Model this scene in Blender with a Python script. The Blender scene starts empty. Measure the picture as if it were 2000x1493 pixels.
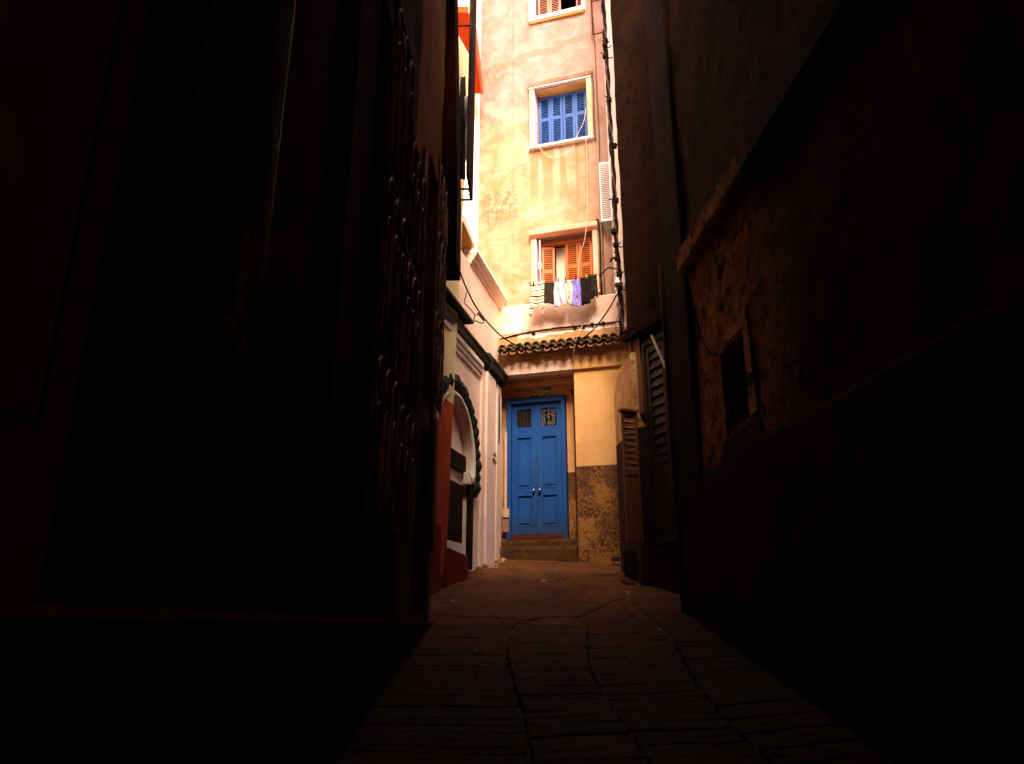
import bpy, math, random
from mathutils import Vector, noise
random.seed(7)
sc = bpy.context.scene
R_ = math.radians

# ------------------------------------------------------------------ camera, sky, sun, exposure
PITCH = math.atan(434/1390)
cam_d = bpy.data.cameras.new('camera'); cam = bpy.data.objects.new('camera', cam_d)
sc.collection.objects.link(cam); sc.camera = cam
cam.location = (0, 0, 1.5); cam.rotation_euler = (math.pi/2+PITCH, 0, 0)
cam_d.sensor_width = 36; cam_d.lens = 36*1390/2000; cam_d.clip_start = .05; cam_d.clip_end = 500
SUN_EL, SUN_AZ = 46, 172          # degrees; azimuth of the sun clockwise from +Y
w = bpy.data.worlds.new('World'); sc.world = w; w.use_nodes = True
nt = w.node_tree; bg = nt.nodes['Background']
sky = nt.nodes.new('ShaderNodeTexSky'); sky.sky_type = 'NISHITA'; sky.sun_disc = False
sky.sun_elevation = R_(SUN_EL); sky.sun_rotation = R_(SUN_AZ); sky.dust_density = 6; sky.ozone_density = .6; sky.air_density = .7
nt.links.new(sky.outputs[0], bg.inputs[0]); bg.inputs[1].default_value = .15
sl = bpy.data.lights.new('sun', 'SUN'); so = bpy.data.objects.new('sun', sl); sc.collection.objects.link(so)
sl.energy = 2.9; sl.angle = R_(30); sl.color = (1, .80, .58)
a_ = R_(SUN_AZ); e_ = R_(SUN_EL)
so.rotation_euler = Vector((math.sin(a_)*math.cos(e_), math.cos(a_)*math.cos(e_), math.sin(e_))).to_track_quat('Z', 'Y').to_euler()
sc.view_settings.view_transform = 'Standard'; sc.view_settings.look = 'None'
sc.view_settings.exposure = 1.65; sc.view_settings.gamma = 1
sc.render.engine = 'CYCLES'
sc.cycles.max_bounces = 8; sc.cycles.diffuse_bounces = 5; sc.cycles.glossy_bounces = 3
sc.cycles.use_denoising = True
sc.cycles.sample_clamp_indirect = 4

# ------------------------------------------------------------------ helpers
S = .191                                   # the lane climbs 19 cm per metre
def gz(y): return S*y
class Fr:                                  # a vertical plane: u along it, v out of it, z up
    def __init__(s, O, D):
        n = math.hypot(*D); s.O = O; s.U = (D[0]/n, D[1]/n); s.N = (s.U[1], -s.U[0])
    def w(s, u, v, z): return (s.O[0]+u*s.U[0]+v*s.N[0], s.O[1]+u*s.U[1]+v*s.N[1], z)
WORLD = Fr((0, 0), (1, 0)); WORLD.N = (0, 1)
F = Fr((-.2, 11.45), (.957, -.292))        # house at the end of the lane
W = Fr((-.2, 11.45), (.232, .973))         # white house, left (u negative towards the camera)
H = Fr((-.8, 8.85), (.3, .85))             # yellow and red house, left
Q = Fr((-.806, 8.83), (.248, .63))         # low red wall
L = Fr((-.8, 7.0), (.02, 1))               # near house, left
R = Fr((1.75, 7.3), (.35, -7.3))           # near house, right
M = Fr((1.42, 9.46), (.51, -1.18))         # shuttered house, right
B = Fr((1.45, 10.9), (.12, -1.75))         # round-topped buttress wall
P = Fr((1.70, 11.3), (.04, -2.2))          # white upper wall, right
LOC = {}
def link(o, parent=None, loc=(0, 0, 0)):
    sc.collection.objects.link(o)
    if parent: o.parent = parent
    return o
def tag(o, label=None, cat=None, group=None, kind=None):
    if label: o['label'] = label
    if cat: o['category'] = cat
    if group: o['group'] = group
    if kind: o['kind'] = kind
    return o
def empty(name, loc, label, cat, group=None):
    o = bpy.data.objects.new(name, None); link(o); o.location = loc; LOC[o.name] = Vector(loc)
    o.empty_display_size = .2
    return tag(o, label, cat, group)
class MB:
    def __init__(s): s.v = []; s.f = []
    def add(s, vs, fs):
        n = len(s.v); s.v += [tuple(q) for q in vs]; s.f += [tuple(i+n for i in f) for f in fs]; return s
    def box(s, fr, u0, u1, v0, v1, z0, z1):
        vs = [fr.w(u, v, z) for z in (z0, z1) for v in (v0, v1) for u in (u0, u1)]
        return s.add(vs, [(0,2,3,1),(4,5,7,6),(0,1,5,4),(2,6,7,3),(0,4,6,2),(1,3,7,5)])
    def tube(s, pts, r, n=6, cap=True):
        pts = [Vector(p) for p in pts]; k = len(pts); up = Vector((.31, .17, .93))
        vs = []
        for i, p in enumerate(pts):
            t = (pts[min(i+1, k-1)]-pts[max(i-1, 0)]).normalized()
            a = t.cross(up)
            if a.length < .05: a = t.cross(Vector((1, 0, 0)))
            a.normalize(); b = t.cross(a); rr = r[i] if isinstance(r, (list, tuple)) else r
            vs += [p+(a*math.cos(j*2*math.pi/n)+b*math.sin(j*2*math.pi/n))*rr for j in range(n)]
        fs = [(i*n+j, i*n+(j+1) % n, (i+1)*n+(j+1) % n, (i+1)*n+j) for i in range(k-1) for j in range(n)]
        if cap: fs += [tuple(range(n))[::-1], tuple((k-1)*n+j for j in range(n))]
        return s.add(vs, fs)
    def prism(s, fr, poly, v0, v1):        # poly of (u, z)
        n = len(poly); vs = [fr.w(u, v0, z) for u, z in poly]+[fr.w(u, v1, z) for u, z in poly]
        return s.add(vs, [tuple(range(n))[::-1], tuple(range(n, 2*n))]+[(i, (i+1) % n, n+(i+1) % n, n+i) for i in range(n)])
    def slab(s, poly, z0, z1):             # poly of (x, y)
        n = len(poly); vs = [(x, y, z0) for x, y in poly]+[(x, y, z1) for x, y in poly]
        return s.add(vs, [tuple(range(n))[::-1], tuple(range(n, 2*n))]+[(i, (i+1) % n, n+(i+1) % n, n+i) for i in range(n)])
    def extr(s, fr, prof, u0, u1, ends=True):     # profile of (v, z) run along u
        n = len(prof); vs = [fr.w(u0, v, z) for v, z in prof]+[fr.w(u1, v, z) for v, z in prof]
        fs = [(i, (i+1) % n, n+(i+1) % n, n+i) for i in range(n)]
        if ends: fs += [tuple(range(n))[::-1], tuple(range(n, 2*n))]
        return s.add(vs, fs)
    def ball(s, c, r, n=8, sz=1):
        c = Vector(c); vs = []; fs = []; m = n//2
        for i in range(m+1):
            ph = math.pi*i/m
            for j in range(n):
                th = 2*math.pi*j/n; vs.append(c+Vector((r*math.sin(ph)*math.cos(th), r*math.sin(ph)*math.sin(th), r*sz*math.cos(ph))))
        for i in range(m):
            for j in range(n): fs.append((i*n+j, (i+1)*n+j, (i+1)*n+(j+1) % n, i*n+(j+1) % n))
        return s.add(vs, fs)
    def build(s, name, m, parent=None, bevel=0, smooth=False, loc=None):
        off = LOC.get(parent.name, Vector((0, 0, 0))) if parent else (Vector(loc) if loc else Vector((0, 0, 0)))
        me = bpy.data.meshes.new(name); me.from_pydata([tuple(Vector(p)-off) for p in s.v], [], s.f)
        me.validate(); me.update(); me.materials.append(m)
        import bmesh
        bm = bmesh.new(); bm.from_mesh(me); bmesh.ops.recalc_face_normals(bm, faces=bm.faces); bm.to_mesh(me); bm.free()
        if smooth: me.polygons.foreach_set('use_smooth', [True]*len(me.polygons))
        o = bpy.data.objects.new(name, me); link(o, parent)
        if parent: LOC[o.name] = off
        else: o.location = off; LOC[o.name] = off
        if bevel:
            b = o.modifiers.new('bevel', 'BEVEL'); b.width = bevel; b.segments = 2; b.limit_method = 'ANGLE'; b.angle_limit = .8
        return o
# NB children of a child: the child's own origin sits at its thing's base, so the same offset serves
def wall(name, fr, u0, u1, z0, z1, v, th, m, parent, holes=(), amp=.006, step=.16, lean=None, kind=None):
    us = {round(u0, 4), round(u1, 4)}; zs = {round(z0, 4), round(z1, 4)}
    for h in holes: us |= {round(h[0], 4), round(h[1], 4)}; zs |= {round(h[2], 4), round(h[3], 4)}
    def refine(a, lo, hi):
        a = sorted(q for q in a if lo-1e-6 <= q <= hi+1e-6); r = [a[0]]
        for q in a[1:]:
            n = max(1, math.ceil((q-r[-1])/step)); b = r[-1]
            r += [b+(q-b)*i/n for i in range(1, n+1)]
        return r
    us = refine(us, u0, u1); zs = refine(zs, z0, z1); nu, nz = len(us), len(zs)
    def solid(i, j):
        if i < 0 or j < 0 or i >= nu-1 or j >= nz-1: return False
        cu, cz = (us[i]+us[i+1])/2, (zs[j]+zs[j+1])/2
        return not any(h[0] < cu < h[1] and h[2] < cz < h[3] for h in holes)
    mb = MB(); idx = {}
    def vid(i, j, k):
        if (i, j, k) not in idx:
            d = v if k else v-th
            if k:
                q = fr.w(us[i], 0, zs[j]); d += amp*2*noise.noise(Vector(q)*1.3)+amp*noise.noise(Vector(q)*4.1)
                if lean: d += lean(us[i], zs[j])
            idx[(i, j, k)] = len(mb.v); mb.v.append(fr.w(us[i], d, zs[j]))
        return idx[(i, j, k)]
    for i in range(nu-1):
        for j in range(nz-1):
            if not solid(i, j): continue
            a = [(i, j), (i+1, j), (i+1, j+1), (i, j+1)]
            mb.f.append(tuple(vid(p, q, 1) for p, q in a)); mb.f.append(tuple(vid(p, q, 0) for p, q in a[::-1]))
            for (di, dj), (e0, e1) in (((0, -1), (0, 1)), ((1, 0), (1, 2)), ((0, 1), (2, 3)), ((-1, 0), (3, 0))):
                if not solid(i+di, j+dj):
                    p, q = a[e0], a[e1]; mb.f.append((vid(*p, 0), vid(*q, 0), vid(*q, 1), vid(*p, 1)))
    o = mb.build(name, m, parent)
    if kind: o['kind'] = kind
    return o

# ------------------------------------------------------------------ materials
class NT:
    def __init__(s, name, fr=None):
        s.m = bpy.data.materials.new(name); s.m.use_nodes = True; s.t = s.m.node_tree; s.N = s.t.nodes
        s.b = s.N['Principled BSDF']; s.fr = fr
        g = s.N.new('ShaderNodeNewGeometry'); s.pos = g.outputs['Position']
        if fr:
            def dot(d, off):
                q = s.N.new('ShaderNodeVectorMath'); q.operation = 'DOT_PRODUCT'; s.t.links.new(s.pos, q.inputs[0]); q.inputs[1].default_value = d
                return s.math('SUBTRACT', q.outputs['Value'], off)
            s.u = dot((fr.U[0], fr.U[1], 0), fr.O[0]*fr.U[0]+fr.O[1]*fr.U[1])
            s.vv = dot((fr.N[0], fr.N[1], 0), fr.O[0]*fr.N[0]+fr.O[1]*fr.N[1])
            s.z = s.sep(s.pos, 2)
    def L(s, a, b): s.t.links.new(a, b)
    def sep(s, x, i): n = s.N.new('ShaderNodeSeparateXYZ'); s.L(x, n.inputs[0]); return n.outputs[i]
    def math(s, op, a, b=None, c=None, clamp=False):
        n = s.N.new('ShaderNodeMath'); n.operation = op; n.use_clamp = clamp
        for i, x in enumerate((a, b, c)):
            if x is None: continue
            if isinstance(x, (int, float)): n.inputs[i].default_value = x
            else: s.L(x, n.inputs[i])
        return n.outputs[0]
    def noise(s, scale, detail=6, rough=.6, vec=None, stretch=None, dist=0, off=0):
        n = s.N.new('ShaderNodeTexNoise'); n.inputs['Scale'].default_value = scale; n.inputs['Detail'].default_value = detail
        n.inputs['Roughness'].default_value = rough; n.inputs['Distortion'].default_value = dist
        mp = s.N.new('ShaderNodeMapping'); s.L(vec or s.pos, mp.inputs[0])
        mp.inputs['Location'].default_value = (off, off*.7, off*1.3)
        if stretch: mp.inputs['Scale'].default_value = stretch
        s.L(mp.outputs[0], n.inputs['Vector']); return n.outputs['Fac']
    def ramp(s, x, lo, hi):                      # smooth 0..1
        n = s.N.new('ShaderNodeMapRange'); n.interpolation_type = 'SMOOTHSTEP'; s.L(x, n.inputs[0])
        n.inputs[1].default_value = lo; n.inputs[2].default_value = hi; return n.outputs[0]
    def band(s, x, a, b, soft=.03):
        return s.math('MULTIPLY', s.ramp(x, a-soft, a+soft), s.math('SUBTRACT', 1, s.ramp(x, b-soft, b+soft)))
    def mix(s, f, a, b):
        n = s.N.new('ShaderNodeMix'); n.data_type = 'RGBA'
        for i, x in ((0, f), (6, a), (7, b)):
            if isinstance(x, (int, float)): n.inputs[i].default_value = x
            elif isinstance(x, tuple): n.inputs[i].default_value = (*x, 1)
            else: s.L(x, n.inputs[i])
        return n.outputs[2]
    def mul(s, *a):
        r = a[0]
        for q in a[1:]: r = s.math('MULTIPLY', r, q)
        return r
    def col(s, c):
        if isinstance(c, tuple): s.b.inputs['Base Color'].default_value = (*c, 1)
        else: s.L(c, s.b.inputs['Base Color'])
    def bump(s, h, st=.4, dist=.01):
        n = s.N.new('ShaderNodeBump'); n.inputs['Strength'].default_value = st; n.inputs['Distance'].default_value = dist
        s.L(h, n.inputs['Height']); s.L(n.outputs[0], s.b.inputs['Normal'])
    def rough(s, r, spec=.3, metal=0):
        if isinstance(r, (int, float)): s.b.inputs['Roughness'].default_value = r
        else: s.L(r, s.b.inputs['Roughness'])
        s.b.inputs['Specular IOR Level'].default_value = spec; s.b.inputs['Metallic'].default_value = metal
def plain(name, c, r=.7, c2=None, sc_=6, spec=.3, metal=0, bump=.3, bd=.004, stretch=None, thr=(.4, .65)):
    n = NT(name); k = n.noise(sc_, 7, .65, stretch=stretch)
    n.col(n.mix(n.ramp(k, *thr), c, c2 or tuple(q*.6 for q in c))); n.rough(r, spec, metal)
    n.bump(n.noise(sc_*5, 5, .7, stretch=stretch), bump, bd); return n.m
def plaster(name, c, c2, peel=None, grime=None, amount=.6, off=0, bd=.012, streak=0):
    n = NT(name); k = n.noise(1.6, 8, .62, dist=.4, off=off); x = n.mix(n.ramp(k, .35, .65), c, c2)
    fine = n.noise(28, 6, .7, off=off+3)
    x = n.mix(n.mul(n.ramp(fine, .45, .8), .35), x, tuple(q*.55 for q in c2))
    if streak:
        st = n.noise(5, 5, .6, stretch=(1, 1, .09), off=off+9); x = n.mix(n.mul(n.ramp(st, .5, .72), streak), x, tuple(q*.62 for q in c2))
    h = n.math('ADD', n.mul(fine, .5), n.mul(n.noise(7, 6, .6, off=off+1), 1.0))
    if peel:
        pk = n.noise(4.6, 9, .72, dist=.35, off=off+5); pm = n.ramp(pk, amount, amount+.025); x = n.mix(pm, x, peel)
        h = n.math('SUBTRACT', h, n.mul(pm, .8))
    if grime:
        gk = n.noise(2.3, 8, .7, dist=.3, off=off+7); x = n.mix(n.mul(n.ramp(gk, .45, .75), .75), x, grime)
    n.col(x); n.rough(.95, .04); n.bump(h, .55, bd); return n.m

# the end house: weathered limewash, rose above, ochre below, rust runs under the sills
def facade_mat(name):
    n = NT(name, F); u, z = n.u, n.z
    big = n.noise(.9, 7, .62, dist=.5); mid = n.noise(2.6, 8, .66, dist=.6, off=4)
    rose = n.mix(n.ramp(mid, .35, .68), (0.439, 0.252, 0.221), (0.343, 0.167, 0.129))
    cream = n.mix(n.ramp(mid, .36, .66), (0.492, 0.333, 0.207), (0.391, 0.210, 0.100))
    hh = n.math('ADD', z, n.mul(n.math('SUBTRACT', big, .5), 3.4))
    x = n.mix(n.ramp(hh, 9.6, 11.0), cream, rose)
    # right margin is a rosier render
    x = n.mix(n.mul(n.ramp(n.math('ADD', u, n.mul(big, .3)), 1.6, 2.05), .65), x, (0.407, 0.210, 0.147))
    pale = n.noise(1.3, 5, .55, off=21, dist=.8); x = n.mix(n.mul(n.ramp(pale, .52, .70), .6), x, (0.531, 0.388, 0.345))
    # patched band across the wall at the floor line, arching up to the right
    zb = n.math('SUBTRACT', n.math('SUBTRACT', z, n.mul(n.noise(2.2, 6, .6, off=2), .5)), n.mul(u, .16))
    x = n.mix(n.mul(n.band(zb, 11.22, 11.38, .03), .7), x, (0.313, 0.155, 0.103))
    crk = n.noise(17, 8, .75, off=31)
    sp = n.mul(n.band(u, -.5, .12, .12), n.band(z, 11.1, 11.6, .12)); x = n.mix(n.mul(n.math('MULTIPLY', sp, n.ramp(crk, .48, .56)), .75), x, (0.266, 0.132, 0.068))
    # runs below the two sills
    ru = n.N.new('ShaderNodeCombineXYZ'); n.L(u, ru.inputs[0]); n.L(n.mul(z, .045), ru.inputs[1])
    r1 = n.noise(4.6, 3, .5, vec=ru.outputs[0], off=5.3, dist=.15)
    m1 = n.mul(n.ramp(r1, .50, .58), n.ramp(z, 7.9, 9.2), n.math('SUBTRACT', 1, n.ramp(z, 9.5, 9.52)), n.band(u, .55, 1.8, .05))
    x = n.mix(n.mul(m1, .8), x, (0.360, 0.172, 0.074))
    r2 = n.noise(9, 4, .6, vec=ru.outputs[0], off=15.3)
    x = n.mix(n.mul(n.ramp(r2, .52, .7), .3), x, (0.360, 0.194, 0.112))
    # hollow, broken patch left of the middle window
    pt = n.mul(n.band(u, -.38, .28, .1), n.band(z, 8.15, 8.75, .14), n.ramp(n.noise(9, 9, .72, off=12, dist=.3), .50, .56))
    x = n.mix(n.mul(pt, .8), x, (0.313, 0.163, 0.074))
    # thin vertical crack and soot next to the frames
    ck = n.band(n.math('ADD', u, n.mul(n.noise(5, 4, .6), .04)), .245, .25, .004)
    x = n.mix(n.mul(ck, n.ramp(z, 11.0, 11.2), .7), x, (0.273, 0.140, 0.086))
    so_ = n.mul(n.band(u, .3, .52, .1), n.ramp(n.noise(4, 7, .7, off=40), .42, .62), n.math('SUBTRACT', 1, n.ramp(z, 9.2, 10)))
    x = n.mix(n.mul(so_, .55), x, (0.329, 0.187, 0.078))
    fine = n.noise(34, 6, .75); x = n.mix(n.mul(n.ramp(fine, .50, .75), .5), x, (0.282, 0.147, 0.086)); sc2 = n.noise(1.9, 10, .8, off=77, dist=.2); x = n.mix(n.mul(n.ramp(sc2, .54, .60), .40), x, (0.289, 0.147, 0.095))
    n.col(x); n.rough(.92, .12)
    h = n.math('ADD', n.mul(mid, 1.2), n.mul(fine, .35)); h = n.math('SUBTRACT', h, n.mul(pt, 1.5)); h = n.math('SUBTRACT', h, n.mul(ck, 1.0))
    n.bump(h, .6, .02); return n.m
def lower_mat(name):            # parapet, fascia and portico: rose-white wash, ochre where it has come off, mouldy dado
    n = NT(name, F); u, z = n.u, n.z
    mid = n.noise(2.4, 8, .66, dist=.6, off=8); fine = n.noise(40, 6, .75)
    wash = n.mix(n.ramp(mid, .36, .7), (.94, .70, .58), (.86, .52, .36))
    och = n.mix(n.ramp(mid, .36, .7), (.82, .44, .17), (.74, .35, .11))
    raw = n.mix(n.ramp(mid, .4, .6), (.46, .225, .095), (.33, .15, .055))
    e1 = n.math('ADD', n.noise(2.0, 7, .7, off=3, stretch=(1, 1, .4)), 0)
    zz = n.math('ADD', z, n.mul(n.math('SUBTRACT', e1, .5), .35))
    x = n.mix(n.band(zz, 5.33, 5.79, .006), wash, raw)                       # bare render round the tiles
    right = n.math('MULTIPLY', n.ramp(u, 1.255, 1.265), n.math('SUBTRACT', 1, n.ramp(zz, 5.36, 5.37)))
    x = n.mix(right, x, och)
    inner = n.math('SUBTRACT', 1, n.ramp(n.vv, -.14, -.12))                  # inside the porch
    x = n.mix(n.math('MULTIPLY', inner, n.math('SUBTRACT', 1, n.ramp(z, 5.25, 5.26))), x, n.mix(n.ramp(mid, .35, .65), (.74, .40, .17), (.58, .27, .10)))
    # dado
    dz = n.math('ADD', z, n.mul(n.math('SUBTRACT', fine, .5), .02))
    dado = n.math('SUBTRACT', 1, n.ramp(dz, 3.555, 3.565)); dado = n.math('MULTIPLY', dado, n.ramp(u, 1.0, 1.01))
    grey = n.mix(n.ramp(n.noise(8, 7, .7, off=2), .4, .65), (.15, .06, .024), (.085, .034, .014))
    pk = n.noise(24, 9, .8, dist=.5, off=6); low = n.ramp(z, 3.55, 2.2)
    pk = n.math('ADD', pk, n.mul(n.ramp(n.noise(1.7, 3, .5, off=17), .35, .65), .16))
    pm = n.ramp(n.math('SUBTRACT', pk, n.mul(n.ramp(z, 2.9, 3.5), .12)), .50, .56)
    dd = n.mix(pm, grey, n.mix(n.ramp(fine, .4, .65), (.46, .20, .045), (.26, .10, .02)))
    blk = n.mul(n.ramp(n.noise(13, 8, .75, dist=.5, off=33), .55, .60), n.math('SUBTRACT', 1, n.ramp(z, 2.5, 3.0)))
    dd = n.mix(blk, dd, (.06, .03, .02))
    x = n.mix(n.mul(n.ramp(n.noise(5, 5, .6, stretch=(1, 1, .06), off=71), .48, .75), .35), x, (.62, .34, .16)); x = n.mix(dado, x, dd)
    lowdirt = n.mul(n.ramp(n.noise(7, 8, .75, off=13, dist=1), .5, .6), n.math('SUBTRACT', 1, n.ramp(z, 2.6, 3.5)), n.math('SUBTRACT', 1, n.ramp(u, .95, 1.0)))
    x = n.mix(n.mul(lowdirt, .7), x, (.26, .12, .05))
    spot = n.ramp(n.noise(14, 3, .5, off=55), .70, .73); x = n.mix(n.mul(spot, .6), x, (.4, .18, .08))
    n.col(x); n.rough(.9, .15)
    h = n.math('ADD', n.mul(mid, .7), n.mul(fine, .5)); h = n.math('ADD', h, n.mul(n.math('MULTIPLY', pm, dado), 1.3)); n.bump(h, .6, .014)
    return n.m
MAT = {}
MAT['facade'] = facade_mat('limewashed_render'); MAT['lower'] = lower_mat('porch_render')
MAT['trim'] = plaster('trim_render', (.80, .52, .36), (.68, .38, .22), peel=(.5, .25, .12), amount=.66, off=3)
MAT['trim_white'] = plaster('white_trim', (.90, .80, .72), (.86, .66, .54), peel=(.6, .35, .2), amount=.68, off=6)
MAT['trim_ochre'] = plaster('ochre_trim', (.84, .50, .16), (.74, .38, .10), off=8)
MAT['lilac'] = plaster('sky_tinted_jamb', (.72, .56, .80), (.66, .5, .74), off=2)  # lilac paints sky light onto the left window jambs
MAT['brownhood'] = plaster('stained_hood', (.36, .18, .12), (.24, .11, .065), peel=(.2, .1, .06), amount=.6, off=12)
def paint_wood(name, c, c2, worn, r=.45, amount=.62, off=0):
    n = NT(name); k = n.noise(5, 7, .6, stretch=(1, 1, .35), off=off); x = n.mix(n.ramp(k, .35, .7), c, c2)
    s1 = n.noise(22, 8, .75, stretch=(1, 1, .22), off=off+2); pm = n.ramp(s1, amount, amount+.03); x = n.mix(pm, x, worn)
    n.col(x); n.rough(r, .35); n.bump(n.math('SUBTRACT', n.noise(60, 4, .6, stretch=(1, 1, .08)), n.mul(pm, .8)), .3, .003); return n.m
MAT['blue_wood'] = paint_wood('blue_shutter_paint', (.012, .062, .27), (.03, .10, .33), (.10, .12, .22), .5, .64)
def door_mat():
    n = NT('blue_door_paint', F); k = n.noise(4, 7, .6, stretch=(1, 1, .3)); x = n.mix(n.ramp(k, .35, .7), (.006, .058, .25), (.010, .082, .29))
    k2 = n.noise(14, 8, .75, stretch=(1, 1, .3), off=4); x = n.mix(n.mul(n.ramp(k2, .55, .7), .5), x, (.02, .10, .30))
    ch = n.ramp(n.noise(26, 8, .78, stretch=(1, 1, .4), off=9), .62, .65)
    low = n.math('SUBTRACT', 1, n.ramp(n.math('ADD', n.z, n.mul(n.noise(6, 6), .3)), 2.75, 3.1)); x = n.mix(n.mul(low, .55), x, (.025, .045, .09))
    seam = n.mul(n.band(n.math('ADD', n.u, n.mul(n.noise(5, 6, .7, off=2), .05)), .525, .575, .02), n.band(n.z, 2.9, 3.9, .3)); x = n.mix(n.mul(seam, .5), x, (.03, .035, .03))
    x = n.mix(n.mul(ch, .7), x, (.03, .035, .05))
    n.col(x); n.rough(.5, .25); n.bump(n.math('SUBTRACT', n.noise(60, 4, .6, stretch=(1, 1, .08)), n.mul(ch, .8)), .35, .003); return n.m
MAT['blue_door'] = door_mat()
MAT['orange_wood'] = paint_wood('orange_varnish', (.50, .115, .008), (.36, .07, .006), (.25, .06, .015), .45, .66, 4)
MAT['red_wood'] = paint_wood('faded_red_paint', (.50, .16, .10), (.40, .10, .07), (.6, .3, .2), .6, .62, 8)
MAT['brown_wood'] = paint_wood('brown_shutter_paint', (.30, .105, .038), (.20, .068, .026), (.05, .02, .01), .6, .64, 8)
MAT['shaded_wood'] = paint_wood('shaded_shutter_paint', (.030, .008, .0025), (.018, .005, .0015), (.015, .006, .004), .6, .64, 8)  # darker copy of the brown shutter paint, shade put into the colour
MAT['maroon_wood'] = paint_wood('maroon_threshold', (.09, .010, .006), (.06, .008, .005), (.05, .02, .015), .5, .6, 3)
MAT['pale_board'] = plain('pale_board', (.78, .60, .44), .7, (.74, .54, .38), 3)
MAT['dark_room'] = plain('dark_interior', (.02, .014, .01), .9)
MAT['glass'] = plain('dark_glass', (.01, .012, .015), .12, spec=.6, bump=.02)
MAT['iron'] = plain('black_iron', (.045, .025, .017), .32, (.08, .035, .02), 9, spec=.7, bump=.5, bd=.003)
MAT['grille_iron'] = plain('black_iron_painted_glints', (.62, .28, .12), .5, (.02, .008, .004), 5, spec=.5, bump=.4, bd=.003)  # pale tone on the black bars paints in their glints
MAT['lit_rose'] = plaster('pale_rose_patch', (.72, .36, .22), (.55, .24, .13), off=78)  # pale rose for painted light on the near left wall
MAT['light_iron'] = plain('grey_painted_iron', (.34, .27, .25), .5, (.22, .15, .12), 9)
MAT['rust_iron'] = plain('rusty_iron', (.075, .022, .009), .85, (.03, .011, .006), 14, spec=.1)
MAT['steel'] = plain('bright_steel', (.75, .7, .66), .25, spec=.5, metal=1, bump=.05)
MAT['rubber'] = plain('black_cable', (.010, .005, .004), .85, (.035, .016, .011), 12, spec=.08)
MAT['cable_brown'] = plain('brown_cable', (.16, .07, .04), .6, (.08, .03, .02), 12)
MAT['rope'] = plain('pale_rope', (.80, .62, .44), .8, (.6, .4, .25), 20)
MAT['tile'] = plain('glazed_roof_tile', (.045, .050, .018), .55, (.15, .065, .025), 7, spec=.25, bump=.6, bd=.006, thr=(.42, .62))
MAT['pan_tile'] = plain('bare_clay_tile', (.34, .13, .05), .7, (.10, .06, .03), 9, bump=.6, bd=.006)
MAT['green'] = plain('green_glazed_cornice', (.007, .012, .004), .55, (.026, .018, .006), 5, spec=.25, bump=.3, bd=.004, thr=(.5, .75))
MAT['white_house'] = plaster('rose_white_wash', (.97, .73, .61), (.93, .63, .49), peel=(.62, .36, .22), amount=.72, off=14, streak=.35)
MAT['white'] = plaster('bright_whitewash', (.92, .87, .80), (.90, .82, .72), off=24)
MAT['bright'] = plaster('gloss_white_paint', (.95, .92, .90), (.93, .89, .86), off=26)
MAT['cream_soffit'] = plaster('cream_soffit', (.66, .36, .10), (.58, .29, .07), off=30)
MAT['red_paint'] = plaster('red_slab_paint', (.70, .08, .02), (.60, .06, .015), off=33)
MAT['rose_edge'] = plaster('rose_slab_edge', (.86, .26, .16), (.8, .2, .12), off=35)
MAT['step'] = plaster('worn_step_cement', (.17, .072, .024), (.11, .045, .014), peel=(.07, .035, .02), grime=(.05, .02, .008), amount=.50, off=36, bd=.02)
MAT['near_left'] = plaster('shaded_brown_render', (.022, .007, .002), (.015, .0045, .0012), peel=(.04, .015, .006), grime=(.035, .013, .006), amount=.66, off=40, bd=.02)  # render darkened to deepen the shade of the near lane
MAT['near_right'] = plaster('flaking_ochre_render', (.115, .036, .007), (.055, .016, .004), peel=(.028, .010, .004), grime=(.035, .012, .005), amount=.60, off=44, bd=.03)
MAT['dado_dark'] = plaster('sooty_dado', (.030, .016, .010), (.02, .011, .008), off=47, bd=.03)
MAT['reveal'] = plaster('bare_plaster_reveal', (.52, .24, .06), (.32, .135, .03), peel=(.05, .018, .006), amount=.56, off=49)
MAT['mid_right'] = plaster('mouldy_render', (.026, .008, .002), (.013, .004, .001), peel=(.008, .003, .002), grime=(.02, .008, .004), amount=.55, off=52, bd=.03)
MAT['overhang'] = plaster('oxblood_render', (.024, .0025, .001), (.014, .0015, .0008), off=55)
MAT['buttress'] = None
def buttress_mat():
    n = NT('flaking_cream_render', B); z = n.z
    mid = n.noise(3, 8, .68, dist=.6, off=3); x = n.mix(n.ramp(mid, .36, .66), (.86, .56, .24), (.66, .32, .11))
    sp = n.ramp(n.noise(11, 9, .78, dist=1, off=9), .56, .60); x = n.mix(n.mul(sp, .85), x, (.24, .11, .05))
    d = n.math('SUBTRACT', 1, n.ramp(n.math('ADD', z, n.mul(n.noise(9, 4), .05)), 3.70, 3.72))
    pk = n.ramp(n.noise(16, 9, .8, off=4), .60, .64); x = n.mix(d, x, n.mix(pk, (.045, .022, .013), (.3, .15, .06)))
    n.col(x); n.rough(.9, .15); n.bump(n.math('ADD', mid, n.mul(sp, -.7)), .7, .02); return n.m
MAT['buttress'] = buttress_mat()
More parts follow.
